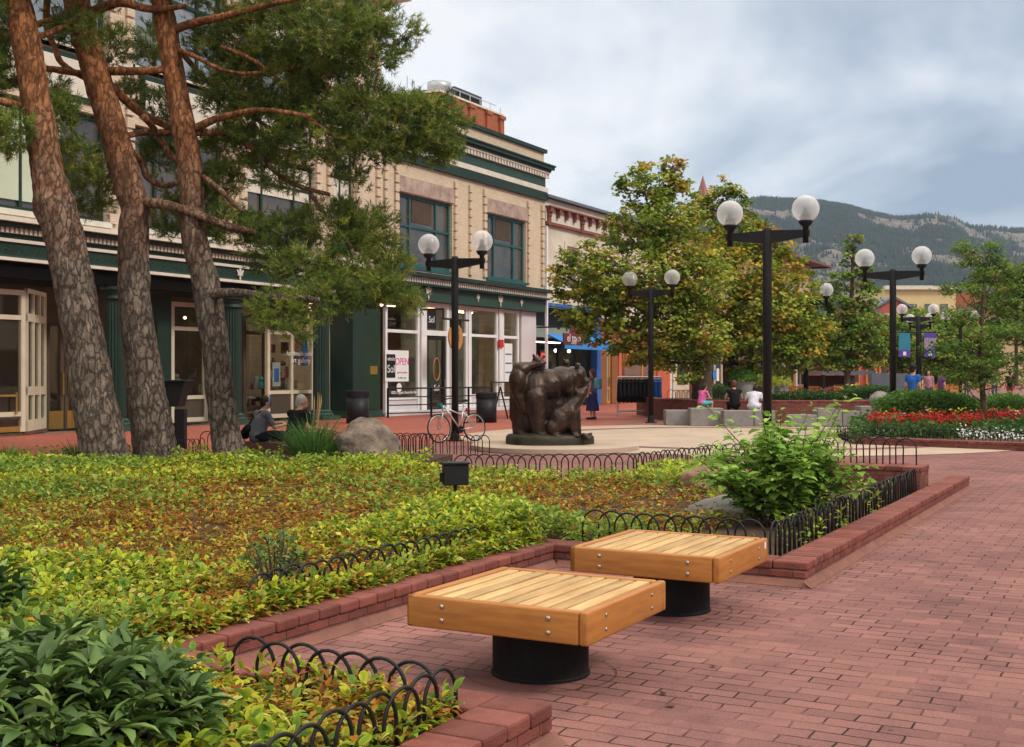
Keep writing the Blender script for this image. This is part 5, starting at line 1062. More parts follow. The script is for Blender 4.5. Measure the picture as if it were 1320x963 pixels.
# brown door and orange shop
a = bR+.55; dn = FU(793); part('door_surround',M['brown'],B3,((a,FV-.04,.02),(a+.75,FV+.3,4.4)),((dn-.5,FV-.04,.02),(dn+.3,FV+.3,4.4)),((a+.75,FV-.036,3.5),(dn-.5,FV+.29,4.39))); f = window(a+.76,dn-.51,.03,3.49,FV+.05,B3,M['signwood'],M['sage'],(),(.8,),.14,.1,'door'); part('handle',M['brass'],f,((dn-.75,FV-.03,1.0),(dn-.70,FV+.04,1.4)))
part('shop_fascia',M['trim'],B3,((a,FV-.10,4.4),(e3,FV+.3,4.866)))
o0,o1 = dn+.32,FU(848); B4 = thing('shop_building','yellow upper storey building with an orange-red shopfront behind the maple','building',(66,FV,0)); e4 = FU(862)
room(o0,o1,.02,3.6,FV+.5,29,M['warm'],B4); part('shop_surround',M['orange'],B4,((o0,FV-.08,.02),(o0+.35,FV+.3,3.9)),((o1-.2,FV-.08,.02),(e4,FV+.3,3.9)),((o0+.35,FV-.076,3.2),(o1-.2,FV+.29,3.89)),((o0+.35,FV-.07,.02),(o1-.2,FV+.25,.7)))
f = window(o0+.36,o1-.21,.71,3.19,FV+.06,B4,M['signwood'],M['glass'],(o0+3.6,),(),.14,.1,'shop_window'); display(o0+.6,o1-.5,.8,FV+.5,FV+1.4,f,14); part('ceiling_light',LP_,B4,((o0+.8,FV+1.4,3.5),(o1-.8,FV+1.7,3.54))); lamps_in([(o0+1,FV+1,3.0),(o0+2.4,FV+1.2,3.0)],f,LITEW,.07)
for k,cn in ((1.3,'sage'),(2.2,'paper')):
    mn = thing('mannequin',('headless shop mannequin in pale green top' if k < 2 else 'headless shop mannequin in white top')+' behind the orange window','mannequin',(o0+k,FV+.9,.8)); q = Vector((o0+k,FV+.9,.8)); mb = MB(); mb.cap(q+Vector((0,0,.75)),q+Vector((0,0,1.25)),.14,.17); 
    for s in(-1,1): mb.cap(q+Vector((.17*s,0,1.3)),q+Vector((.24*s,0,.85)),.06,.05)
    remeshed('top',mb,.03,M[cn],mn); mb = MB(); mb.cap(q+Vector((0,0,1.4)),q+Vector((0,0,1.5)),.06,.05); mb.cap(q+Vector((-.08,0,.7)),q+Vector((-.08,0,.05)),.09,.06); mb.cap(q+Vector((.08,0,.7)),q+Vector((.08,0,.05)),.09,.06); remeshed('figure',mb,.03,M['beige'],mn)
mb = MB(); wall_open(mb,e3+.02,FU(905),3.92,9.3,[(e3+1.5,e3+2.9,5.3,7.4),(e3+4.6,e3+6,5.3,7.4),(e3+8,e3+9.4,5.3,7.4)],FV,.3); mb.box((e3+.02,FV+.31,8.9),(FU(905),44,9.0)); mb.build('wall',M['yplaster'],B4)
for k in (1.5,4.6,8): window(e3+k,e3+k+1.4,5.3,7.4,FV+.1,B4,M['brown'],M['upglass'],(),(6.3,),.1,.1)
part('parapet_cap',M['redbrown'],B4,((e3+.02,FV-.3,9.3),(FU(905),FV+.4,9.5)))
# white door and glass shop, then generic street wall behind the maples
part('door_surround',M['trim'],B4,((e4+.01,FV-.02,.02),(e4+.5,FV+.3,3.9)),((FU(868)-.1,FV-.03,.02),(FU(870),FV+.3,3.9))); f = window(e4+.5,FU(868)-.12,.03,3.3,FV+.1,B4,M['ink'],M['sage'],(),(1.5,),.12,.1,'door')
wa,wb = FU(871),FU(889); room(wa,FU(936),.02,3.8,FV+.5,29,M['dark'],B4); f = window(wa,wb,.6,3.7,FV+.02,B4,M['cream'],M['glass'],(),(),.3,.12,'shop_window'); display(wa+.3,wb-.3,.7,FV+.4,FV+.9,f,22); mb = MB(); mb.tube([((wa+wb)/2,FV-.02,1.5),((wa+wb)/2,FV-.01,1.5)],.38,20); mb.build('round_sticker',M['awn'],f)
part('stall_riser',M['beige'],B4,((wa,FV+.0,.02),(wb,FV+.2,.59)))
wc,wd = FU(914),FU(932); part('red_pier',M['redbrown'],B4,((wb+.02,FV-.1,.02),(wc-.02,FV+.3,3.9))); f = window(wc,wd,.6,3.7,FV+.02,B4,M['cream'],M['glass'],(wc+1.2,),(),.25,.12,'shop_window'); display(wc+.3,wd-.3,.7,FV+.4,FV+.9,f,22); part('poster',M['paper'],f,((wd-1.3,FV-.01,1.1),(wd-.8,FV+.005,1.9))); mb = MB(); mb.tube([(wc+1.0,FV-.02,1.5),(wc+1.0,FV-.01,1.5)],.3,20); mb.build('round_sticker',M['awn'],f)
part('orange_pier',M['orange'],B4,((wd+.02,FV-.1,.02),(wd+.9,FV+.3,3.9)))
B5 = thing('shop_building','brick shop building with projecting eaves behind the second maple','building',(90,FV,0)); e5 = FU(1046)
u5 = FU(905)+.05; mb = MB(); ow = [(u5+2+i*3.2,u5+3.4+i*3.2,6.2,8.4) for i in range(int((e5-u5-4)/3.2))]; wall_open(mb,u5,e5,3.95,10.3,ow,FV,.3); mb.box((e5-.3,FV+.3,0),(e5,48,10.25)); mb.build('wall',M['tan'],B5)
for o_ in ow: window(o_[0],o_[1],o_[2],o_[3],FV+.1,B5,M['brown'],M['upglass'],(),(7.2,),.12,.1)
mb = MB(); mb.add([(u5,FV-1.4,10.35),(e5+1.4,FV-1.4,10.35),(e5+1.4,49,10.35),(u5,49,10.35),(u5,FV+3,11.6),(e5-2.5,FV+3,11.6),(e5-2.5,46,11.6),(u5,46,11.6)],[(0,3,2,1),(4,5,6,7),(0,1,5,4),(1,2,6,5),(2,3,7,6),(3,0,4,7)]); mb.build('roof',M['slateroof'],B5); part('eaves_board',M['redbrown'],B5,((u5,FV-1.42,10.2),(e5+1.42,FV-1.3,10.345)),((e5+1.3,FV-1.3,10.2),(e5+1.42,48,10.345)))
room(wd+.95,e5-.35,.02,3.9,FV+.6,30,M['dark'],B5); k = 0; u = wd+1.0
while u < e5-3.4:
    f = window(u,u+3.0,.5,3.4,FV+.1,B5,random.choice([M['orange'],M['brown'],M['cream'],M['redbrown'],M['teal']]),M['glass'],(u+1.5,),(),.22,.12,'shop_window'); display(u+.4,u+2.6,.6,FV+.4,FV+1,f,7); part('pier',random.choice([M['redbrown'],M['brown'],M['trim']]),B5,((u+3.02,FV-.05,.02),(u+3.38,FV+.3,3.94))); u += 3.4
# rooftop penthouse with plant machinery
def P3(x,y,v): 
    return Vector((FU(x,v),v,FZ(x,y,v)))
pv = 33.5; ph = thing('rooftop_penthouse','orange brick rooftop block with pilasters standing behind the green cornice','penthouse',(FU(600,pv),pv,11.1)); ua,ub = FU(566,pv),FU(647,pv); zt = FZ(647,150,pv)
part('wall',M['obrick'],ph,((ua,pv,11.1),(ub,pv+9,zt))); mb = MB()
for x in (570,583,606,628,645): u = FU(x,pv); mb.box((u-.22,pv-.14,11.1),(u+.22,pv-.003,zt-.25)); mb.box((u-.3,pv-.22,zt-.25),(u+.3,pv-.003,zt-.05))
mb.build('pilaster',M['obrick'],ph); part('coping',M['trim'],ph,((ua-.1,pv-.1,zt),(ub+.1,pv+9.1,zt+.1))); mb = MB()
for x in np.linspace(567,645,7): u = FU(x,pv+.4); mb.tube([(u,pv+.4,zt+.1),(u,pv+.4,zt+.65)],.025,5)
mb.tube([(ua,pv+.4,zt+.65),(ub,pv+.4,zt+.65)],.025,5); mb.build('guard_rail',M['steel'],ph)
v = pv+3; hv = thing('ventilation_unit','dark grey louvred ventilation unit on the rooftop block','machinery',(FU(605,v),v,zt+.1)); mb = MB(); x0,x1 = FU(586,v),FU(621,v); z1 = FZ(605,119,v); mb.box((x0,v,zt+.12),(x1,v+3,z1)); mb.build('casing',M['plantgrey'],hv); mb = MB()
for i in range(9): mb.box((x0+.1,v-.04,zt+.3+i*(z1-zt-.5)/9),(x1-.1,v-.003,zt+.4+i*(z1-zt-.5)/9))
mb.build('louvre',M['blackm'],hv)
v = pv+2; P0_ = 0; fd = thing('rooftop_fan','silver drum fan and duct on the rooftop block','machinery',(FU(568,v),v,zt+.1)); z1 = FZ(568,108,v); mb = MB(); mb.lathe([(.55,11.2),(.55,z1-.5),(.66,z1-.45),(.66,z1),(.55,z1)],(FU(566,v),v,0),24); mb.build('drum',M['steel'],fd,True); mb = MB(); uu = FU(580,v); mb.tube([(uu-.6,v,z1-1.3),(uu,v,z1-.8),(uu+.3,v,z1-1.6)],.22,10); mb.build('duct',M['steel'],fd,True)
for x,y in ((525,98),(534,106)): u = FU(x,pv+1); mb = MB(); mb.tube([(u,pv+1,zt),(u,pv+1,FZ(x,y,pv+1))],.03,5); tag(mb.build('aerial',M['steel']),'thin rooftop aerial mast, '+('taller' if x == 525 else 'shorter')+' of the pair above the pine branch','aerial')

# clothes rack outside the orange shop
cr = GP(824,537); rk = thing('clothes_rack','wheeled clothes rack of black and blue garments outside the orange shop','clothes rack',cr); mb = MB()
for s in(-.8,.8): mb.tube([cr+RGT*s,cr+RGT*s+Vector((0,0,1.45))],.03,6); mb.tube([cr+RGT*s-FWD*.3+Vector((0,0,.06)),cr+RGT*s+FWD*.3+Vector((0,0,.06))],.03,6)
mb.tube([cr-RGT*.8+Vector((0,0,1.45)),cr+RGT*.8+Vector((0,0,1.45))],.03,6); mb.tube([cr-RGT*.8+Vector((0,0,.2)),cr+RGT*.8+Vector((0,0,.2))],.03,6); mb.build('rail',M['steel'],rk)
for i in range(11):
    c = cr+RGT*(-.72+i*.145); mb = MB(); mb.cap(c+Vector((0,0,1.30)),c+Vector((0,0,.62)),.09,.12,8); mb.cap(c-FWD*.25+Vector((0,0,1.22)),c-FWD*.32+Vector((0,0,.75)),.06,.07,8); mb.cap(c-FWD*.25+Vector((0,0,1.24)),c+FWD*.25+Vector((0,0,1.24)),.07,.07,8); mb.build('garment',cloths['blk'] if i < 8 else cloths['blue'],rk,True)

# the opposite row of the mall, outside the frame but mirrored in the shop windows
for k,(u0,u1,zt,m_,lab) in enumerate(((-6,16,9.5,'bbrick','buff brick shop row opposite, seen only mirrored in the shop windows'),(16.05,34,8.2,'rbrick2','red brick shop row opposite, seen only mirrored in the shop windows'),(34.05,60,10.2,'plaster','cream shop row opposite, seen only mirrored in the shop windows'),(60.05,95,9.0,'tan','tan shop row opposite, seen only mirrored in the shop windows'),(95.05,150,10,'bbrick','long buff brick shop row opposite, seen only mirrored in the shop windows'))):
    if m_ == 'rbrick2': M[m_] = brickmat('warm_red_brick',(.34,.14,.09),(.27,.11,.07),(.3,.2,.15),.22,.075,.008,(0,2),bump=.2)
    b_ = thing('shop_building',lab,'building',((u0+u1)/2,-17,0)); ops = []; u = u0+1
    while u < u1-3: ops += [(u,u+2.2,.6,3.2),(u+.3,u+1.9,5,7.2)]; u += 3.2
    mb = MB(); wall_open(mb,u0,u1,.01,zt,ops,-17.4,.4); mb.box((u0,-27,zt-.3),(u1,-17.41,zt-.2)); mb.build('wall',M[m_],b_)
    for o_ in ops: window(o_[0],o_[1],o_[2],o_[3],-17.3,b_,M['cream'],M['upglass'],(),(),.1,.1)
    part('parapet_cap',M['trim'],b_,((u0,-17.5,zt),(u1,-16.8,zt+.2)))
# ================================================================ pines
def smooth_path(pts, k=4):
    out = []; n = len(pts)
    for i in range(n-1):
        p0,p1,p2,p3 = pts[max(i-1,0)],pts[i],pts[i+1],pts[min(i+2,n-1)]
        for j in range(k):
            t = j/k; out.append(tuple(.5*((2*b)+(-a+c)*t+(2*a-5*b+4*c-d)*t*t+(-a+3*b-3*c+d)*t**3) for a,b,c,d in zip(p0,p1,p2,p3)))
    out.append(tuple(pts[-1])); return out
def tube_px(mb, pts, d, n=20, k=4, jit=0, dd=None):
    q = smooth_path([(p[0],p[1],p[2],d+(p[3] if len(p) > 3 else 0)) for p in pts],k)
    mb.tube([PD(x,y,z) for x,y,w_,z in q],[w_*z/FOC/2 for x,y,w_,z in q],n,True,jit)
NEED_V = [(-.5,0,0),(.5,0,0),(0,1,0)]; NEED_F = [(0,1,2)]
def needles(name, clusters, parent, dens=1.0):
    """clusters: (px,py,rx,ry,depth) clouds of shoots, each shoot a bottle-brush of needles"""
    P=[];D=[];C=[]; tw = MB()
    for (x,y,rx,ry,d) in clusters:
        n = int(rx*ry*.40*dens); c = PD(x,y,d); k = d/FOC; nt = max(2,n//9)
        for t in range(nt):
            v = rand_dirs(1)[0]*RNG.uniform(.15,1)**.5
            q = c+RGT*(v[0]*rx*k)+FWD*(v[1]*(rx+ry)*.5*k)+Vector((0,0,v[2]*ry*k)); out = (q-c).normalized()+Vector((0,0,.35))
            if random.random() < .12: tw.tube([q-out*.28-Vector((0,0,.05)),q],[.010,.004],4)
            cl = random.random(); col = np.array((.115,.165,.032) if cl < .36 else (.165,.215,.036) if cl < .7 else (.25,.27,.048) if cl < .93 else (.06,.105,.026))*random.uniform(.8,1.2)
            for s in range(9):
                o = Vector(rand_dirs(1)[0])*random.uniform(.03,.23); o.z *= .6; b = q+o; ax = (out*.8+Vector(rand_dirs(1)[0])*.8+Vector((0,0,.3))).normalized()
                for m_ in range(13):
                    dd = (ax*.9+Vector(rand_dirs(1)[0])*.95).normalized(); P.append(b+ax*(m_*.008)); D.append(dd); C.append(col*random.uniform(.75,1.25))
    n = len(P); P = np.array(P); D = np.array(D)
    if tw.v: tag(tw.build('twigs',M['pinebark'],parent),kind='stuff')
    return scatter(name,NEED_V,NEED_F,P,D,rand_dirs(n),RNG.uniform(.07,.13,n),np.array(C),M['needle'],parent,RNG.uniform(.010,.016,n))
pd1,pd2,pd3 = 19.4,20.7,20.6
def pine(label, d, trunk, branches, clusters, z0=0):
    b = PD(trunk[0][0],trunk[0][1],d); r = thing('pine_tree',label,'pine tree',(b.x,b.y,.1),group='pines in the planter'); mb = MB(); tube_px(mb,trunk,d,28,8,.10); mb.build('trunk',M['pinebark'],r,True)
    for br in branches: mb = MB(); tube_px(mb,br,d,9,4,.14); mb.build('branch',M['pinebark'],r,True)
    if clusters: needles('crown',[(c[0],c[1],c[2],c[3],d+(c[4] if len(c) > 4 else 0)) for c in clusters],r)
    return r
pine('leftmost leaning pine with flaky grey bark and a knotty burl',pd1,[(143,612,72),(137,592,62),(128,550,58),(118,500,54),(107,430,50),(98,380,49),(89,333,50),(80,295,48),(70,265,52),(65,240,44),(58,200,40),(47,133,37),(36,66,36),(23,0,33),(2,-90,29),(-12,-170,25)],
  [[(33,140,11),(12,133,10,-.3),(-20,128,9,-.6)],[(48,95,10),(20,104,9,.4),(-15,112,8,.8)],[(42,50,9),(70,40,8,.5),(105,18,6,1)],[(20,-20,10),(60,-45,8,-.4),(110,-60,6,-.8)]],
  [(18,172,30,28,-.4),(78,150,26,26,.6),(8,70,18,30,.5),(100,35,34,24,.9),(98,205,36,28,1.2),(-30,110,40,60),(50,-60,80,50),(-20,10,40,40)])
pine('middle leaning pine with orange-brown bark and a stubby broken limb',pd2,[(206,605,62),(201,585,56),(194,540,51),(188,500,48),(181,450,43),(175,400,41),(172,350,39),(172,300,38),(174,268,37),(164,236,37),(145,166,36),(125,100,35),(106,33,35),(99,0,33),(88,-80,28),(80,-170,24)],
  [[(140,92,11),(175,92,11,-.2),(212,90,10,-.2)],[(145,112,12),(165,132,11,.2),(182,146,10,.3),(222,166,9,.5)],[(185,150,9),(203,172,8,.5),(214,192,8,.6),(230,212,6,.6)],[(165,175,8),(185,171,9,.4),(222,171,9,.5)],
   [(186,262,14),(208,263,13,-.3),(235,270,12,-.3),(265,281,12,-.3),(295,292,11,-.2),(328,300,9,0)],[(168,193,8),(183,210,9,.3),(190,228,9,.3),(210,239,8,.3),(234,235,6,.3)],[(110,18,13),(138,8,12,-.2),(160,4,11,-.3),(195,12,10,-.3),(240,8,6,-.4)],[(92,20,10),(60,28,9,.3),(30,38,8,.5),(-5,52,7,.8)],[(62,-15,9),(60,32,9,.5),(70,60,8,.6),(80,82,8,.6),(110,102,6,.5)],[(60,88,8),(85,92,9,.2),(112,96,9,.2)],[(95,-30,12),(150,-55,9,-.4),(210,-70,6,-.8)]],
  [(205,205,26,28,.9),(175,125,18,24,1.2),(205,140,18,22,1.0),(250,255,38,26,.8),(195,60,26,24,1.4),(145,60,20,26,1.4),(300,290,38,26,.3),(225,285,30,20,.9),(120,250,30,34,1.4),(150,-50,90,50),(60,120,26,30,1.3)])
pine('rightmost pine with rust-orange upper bark holding the wide dark crown',pd3,[(299,604,46),(295,585,41),(289,540,38),(283,500,36),(278,450,34.5),(271,400,36),(264,360,35),(256,330,33),(250,300,32),(248,265,30),(246,230,30),(243,200,31),(237,166,30),(225,100,28),(214,33,27),(207,0,25),(193,-80,22),(184,-170,19)],
  [[(226,38,11),(250,30,11,-.3),(290,21,10,-.6),(340,8,8,-.9),(400,-5,6,-1.2)],[(252,166,11),(275,155,10,-.2),(300,148,9,-.4),(340,142,7,-.6),(400,150,5,-.8)],[(252,172,8),(295,172,9,.3),(318,186,8,.4),(340,203,7,.5),(355,222,6,.5),(385,240,6,.4),(425,251,5,.3)],[(262,228,7),(284,245,7,-.4),(300,262,6,-.6),(312,272,5,-.7)],
   [(266,380,13),(290,378,13,-.4),(320,379,12,-.7),(350,384,11,-.9),(385,384,9,-1.1),(412,387,7,-1.2)],[(228,60,7),(262,100,7,.6),(310,140,6,1),(370,180,5,1.2)],[(395,150,6,-.5),(430,175,5,-.3),(470,185,4,-.2),(540,175,3)],[(400,250,6,.3),(430,290,5,0),(455,320,4)],[(210,-10,11),(270,-40,9,-.3),(360,-50,6,-.6)],[(228,64,7),(245,70,6,-.3),(310,95,5,-.5),(420,80,4)],[(285,60,5,-.5),(330,80,5,-.6),(380,120,4)]],
  [(300,52,56,46,.4),(355,30,60,44,-.3),(420,40,64,50,-.5),(475,62,42,40,-.3),(545,140,34,18,-.2),(582,152,20,18,-.2),(515,40,28,14,-.2),(512,64,22,10),(470,20,40,30,.2),(300,115,52,34,.5),(360,105,66,46,.3),(420,115,56,40,.2),(470,140,46,34,-.2),(525,158,46,40,-.4),(555,178,36,36,-.3),(575,190,22,24,-.2),(340,165,60,40,.5),(410,178,66,34,.1),(480,190,50,26,-.2),(300,195,40,36,.8),(360,222,40,24,.6),
   (275,235,34,26,.6),(455,228,28,14,.3),(430,292,46,36,.4),(478,300,38,34,.2),(500,345,34,26,0),(455,338,46,30,.1),(400,345,44,28,0),(420,385,50,24,-.6),(478,372,46,24,-.2),(522,390,20,13,-.1),(350,330,36,30,.5),(375,300,30,26,.6),(360,395,34,22,-.9),(385,425,26,12,-1),(330,300,26,22,.6),(345,412,18,12,-.9),(260,-40,80,40),(360,-40,80,44),(520,385,26,12,-.2)])

# ================================================================ broadleaf trees
def broadleaf(name, label, d, trunk, lobes, pal, wts, size, dens=1.0, cat='tree', group=None, barkm='trunk', tops=None, branches=True, tv=DIA_V, tf=DIA_F, asp=.72, droop=0, zsq=1.0):
    """trunk: px polyline with widths; lobes: (px,py,r_px[,dd[,tint]])"""
    b = PD(trunk[0][0],trunk[0][1],d); r = thing(name,label,cat,(b.x,b.y,0),group=group); mb = MB(); tube_px(mb,trunk,d,14,5,.08)
    k = d/FOC; top = PD(trunk[-1][0],trunk[-1][1],d); fork = PD(trunk[-2][0],trunk[-2][1],d)
    if branches:
        for L in lobes:
            c = PD(L[0],L[1],d+(L[3] if len(L) > 3 else 0)); tp = [PD(q[0],q[1],d) for q in trunk[1:]]; zc = c.z-.35*L[2]*k-random.uniform(.1,.6); s = top if zc > top.z else fork
            for q0,q1 in zip(tp[:-1],tp[1:]):
                if q0.z <= zc <= q1.z: s = q0.lerp(q1,(zc-q0.z)/max(.01,q1.z-q0.z))
            m_ = s.lerp(c,.5)+Vector((0,0,-.12*(c-s).length+.1*random.random()))
            w_ = (.012+.0003*L[2]*d/10)*min(1,trunk[0][2]*k/.35); mb.tube([s,m_,c+Vector((0,0,L[2]*k*.3))],[w_*1.5,w_,.012],5)
    mb.build('trunk',M[barkm],r,True); P=[];N=[];C=[];pal = np.array(pal)
    for L in lobes:
        dd = L[3] if len(L) > 3 else 0; tint = L[4] if len(L) > 4 else 0; c = np.array(PD(L[0],L[1],d+dd)); R = L[2]*k
        ncl = int(max(8,(R*R)*50*dens)); v = rand_dirs(ncl); v[:,2] *= zsq; q = RNG.uniform(.35,1.04,(ncl,1))**.55
        cc = c+v*q*R; per = 26
        for i in range(ncl):
            o = RNG.normal(0,1,(per,3))*np.array((.17,.17,.085))*max(.6,min(1.5,R)); P.append(cc[i]+o); N.append(v[i][None]*.5+np.array((0,0,.9))+RNG.normal(0,.45,(per,3)))
            w_ = np.array(wts,float); w_[-2:] *= (1+4*tint)*(1+1.2*max(0,v[i,2])); idx = RNG.choice(len(pal),p=w_/w_.sum()); col = pal[idx]; C.append(col*RNG.uniform(.72,1.28,(per,1)))
    P = np.concatenate(P); N = np.concatenate(N); C = np.concatenate(C); n = len(P); az = RNG.uniform(0,2*math.pi,n); D = np.stack([np.cos(az),np.sin(az),RNG.normal(-.25-droop,.4,n)],1)
    S = size*RNG.uniform(.65,1.3,n); scatter('crown',tv,tf,P,D,N,S,C,M['leaf'],r,S*asp); return r
MAP = [(.115,.185,.026),(.19,.265,.034),(.28,.34,.042),(.38,.37,.06),(.48,.36,.05),(.46,.26,.04)]
broadleaf('maple_tree','large maple with amber tipped leaves and a thick trunk left of the orange lantern flowers',40.5,[(906,533,30),(905,505,27),(904,470,26),(900,440,22),(880,400,16),(850,330,9)],
  [(850,235,30,0),(826,222,16,0,.3),(868,212,14,0,.4),(832,255,28),(805,240,13),(870,250,26,.3,.3),(835,290,38,-.2),(800,300,26,.2),(865,300,40,-.6),(890,285,24,.5,.3),(760,340,34,-.6,.6),(730,365,24,-.4),(745,395,30,-.3),(735,330,16,-.5,1),(715,355,14,-.3,.3),(790,360,40,-.5),(775,405,32,-.4),(760,430,20,-.4),(810,400,40,-.6),(850,360,44,-.9),(800,440,22,-.4),(870,400,44,-1.1),(850,440,36,-.8),(905,430,40,-1),(880,470,26,-.8),(900,360,44,-1.0,.3),(830,450,24,-.6),(785,385,30,.5),(915,330,30,-.4,.4),(765,370,26,.6)],
  MAP,[4,7,7,4,1.2,.5],.155,1.05,group='maples in the brick planters')
broadleaf('maple_tree','second maple with orange flushed upper leaves right of the large maple',44,[(941,528,18),(940,500,16),(939,465,15),(940,430,13),(945,380,10),(945,300,5)],
  [(935,240,17,0,.2),(925,258,18,.2),(950,262,20),(915,290,24,.4,.5),(955,300,30,-.3,.3),(990,315,26,0,.4),(930,330,34,-.4,.8),(970,350,40,-.6,.9),(1010,345,30,-.2,.7),(1030,370,26,0,.5),(940,380,42,-.8,.6),(985,395,46,-.9,.4),(1025,410,36,-.5),(945,425,38,-.9),(990,440,40,-.7),(1030,445,30,-.3),(955,460,24,-.5),(1045,420,22,0),(1010,465,22,-.3),(905,270,16,.3,.3),(1040,395,24,.2,.4),(1065,425,16,0,.2),(975,285,16,.2,.3)],
  MAP,[4,7,7,4,1.6,.8],.16,1.0,group='maples in the brick planters')
GRN = [(.09,.17,.03),(.155,.25,.04),(.23,.32,.05),(.31,.35,.06),(.21,.21,.05),(.26,.20,.05)]
broadleaf('young_tree','slender upright tree with grey trunk growing out of the hedge',52,[(1092,514,9),(1092,490,8),(1094,455,7),(1097,400,6),(1100,320,3)],
  [(1100,312,9),(1096,332,12),(1112,350,13),(1084,362,15),(1112,380,20),(1082,392,22),(1108,408,24),(1075,425,26),(1110,438,26),(1085,455,24),(1060,440,20),(1125,455,18),(1060,400,16,.4),(1110,465,16),(1068,465,16),(1130,425,16)],GRN,[5,7,6,3,1,.7],.165,1.2,group='young street trees')
for x,y,d,lab in ((1150,440,75,'distant rounded green tree behind the right hand lamp post'),(1200,440,82,'distant pale green tree behind the purple banners'),(1235,455,70,'distant feathery tree left of the honey locust'),(1310,400,60,'dark green tree cut by the right edge'),(1016,420,80,'distant tree filling the gap behind the second maple'),(1060,455,95,'far low tree between the young tree and the maple')):
    R = 2.3; k = FOC/d; broadleaf('street_tree',lab,d,[(x,500+(-2),.25*k),(x,480,.2*k),(x,y,.12*k)],[(x+random.uniform(-1.4,1.4)*k,y+random.uniform(-1.5,1.3)*k,random.uniform(.8,1.3)*k,random.uniform(-1,1)) for i in range(11)],GRN,[4,7,7,4,1.5,1],.21,.95,group='distant street trees')
broadleaf('honey_locust','feathery young honey locust rising from the red flower bed',29.5,[(1270,556,9),(1269,530,8),(1266,500,7),(1262,450,6),(1268,380,4.5),(1272,330,3)],
  [(1240,318,11,0),(1255,326,11,.1),(1252,338,11),(1278,318,9),(1279,335,11),(1294,340,10),(1265,352,16),(1282,362,16,.2),(1250,375,18,-.2),(1300,356,10,.2),(1228,372,12),(1275,390,22,.2),(1240,402,22,-.2),(1300,392,18),(1316,372,14),(1222,412,18),(1262,425,26,-.3),(1298,428,24),(1225,445,24,-.2),(1205,448,16),(1258,460,28,-.3),(1300,465,26),(1222,475,22),(1330,420,26),(1270,490,22,-.2),(1240,495,16),(1312,485,20),(1335,460,26),(1330,345,16)],
  [(.08,.155,.032),(.125,.225,.04),(.185,.29,.052),(.24,.33,.065),(.19,.22,.06),(.22,.22,.06)],[5,7,6,4,1,.7],.115,1.35,group=None,asp=.34,droop=.1,zsq=.7)

# ================================================================ plaza edge: granite seat blocks, brick planter, hedges
def blockpx(x0,x1,yt,yb,label):
    a,b = GP(x0,yb),GP(x1,yb); ax = (b-a).normalized(); dd = (a.x*CS+a.y*SN); h = EYE-(yt-481.7)/FOC*dd; y = Vector((-ax.y,ax.x,0))
    if y.dot(FWD) < 0: y = -y
    R = Matrix((ax,y,Vector((0,0,1)))).transposed(); L = (b-a).length; t = MB(); t.rbox((0.01,0,0.01),(L-.01,.62,h),.018,2); mb = MB(); mb.add([a+R@Vector(p) for p in t.v],t.f)
    return tag(mb.build('granite_block',M['granite'],None),label,'granite block','granite seat blocks round the plaza')
for bl in ((858,890,529,549,'leftmost grey granite seat block, by the lamp post'),(890,933,526.5,549.8,'long grey granite seat block under the girl in pink'),(933,972,529.5,550.5,'granite seat block under the woman in black and person in white'),(972,1000,529.5,550.5,'granite seat block behind the tallest lamp post'),(1019,1054,535,551,'lower granite block right of the tallest lamp post'),
    (1054,1086,526.5,551,'taller stepped granite block below the brick planter'),(1086,1109,530,550.5,'small granite block between two taller blocks'),(1109,1140,524,550.5,'rightmost granite block next to the red flowers')): blockpx(*bl)
pl = thing('planter_wall','long dark red brick planter wall behind the granite seat blocks','wall',GP(950,545)); mc, mb_ = MB(), MB(); mc.cur = mb_.cur = (1,1,1)
pts = [GP(851,541),PD(900,482,39.0),PD(1000,482,38.4),PD(1140,482,38.6),PD(1180,482,40)]
for a,b in zip(pts[:-1],pts[1:]): brick_run(mc,mb_,(a.x,a.y),(b.x,b.y),.3,.72)
a = pts[0]; b = a+FWD*5-RGT*.3; brick_run(mc,mb_,(b.x,b.y),(a.x,a.y),.3,.715); mc.build('coping',M['curb'],pl); mb_.build('brick_course',M['curb'],pl)
bed2 = [tuple((p+FWD*.3)[:2]) for p in pts]+[tuple((pts[-1]+FWD*6)[:2]),tuple((pts[0]+FWD*6)[:2])]; mbs = MB(); mbs.prism(bed2,-.01,.62); tag(mbs.build('planter_soil',M['soil']),kind='structure')
HF = hoop_mesh(.26,.36,.010,4)
fence([tuple((PD(x,482,39.6+abs(x-1000)*.002))[:2]) for x in (862,900,935)],'black hoop fence on the brick planter left of the girl in pink',z=.68,me=HF,sp=.16)
fence([tuple((PD(x,482,39.4))[:2]) for x in (1000,1060,1120,1165)],'black hoop fence on the brick planter in front of the hedge',z=.66,me=HF,sp=.17)
def hedge(name,label,x0,x1,d,z0,z1,depth,n,pal,size,cat='hedge',top=.12):
    a,b = PD(x0,482,d),PD(x1,482,d); r = thing(name,label,cat,((a.x+b.x)/2,(a.y+b.y)/2,z0)); t = RNG.uniform(0,1,n); q = RNG.uniform(0,1,n); P = np.array([(a.lerp(b,u)+FWD*(depth*w_))[:] for u,w_ in zip(t,q)])
    hh = (z1-z0)*(1-.35*np.abs(t-.5)**2*4*.6)+top*noise2(P,1.6,3); P[:,2] = z0+hh*RNG.uniform(.05,1,n)**.6; az = RNG.uniform(0,2*math.pi,n); D = np.stack([np.cos(az),np.sin(az),RNG.normal(.3,.5,n)],1)
    scatter('foliage',DIA_V,DIA_F,P,D,rand_dirs(n)*.6+np.array((0,0,.8)),size*RNG.uniform(.6,1.3,n),pick(pal,[1]*len(pal),n,.25),M['leaf'],r,size*.4*np.ones(n)); return r
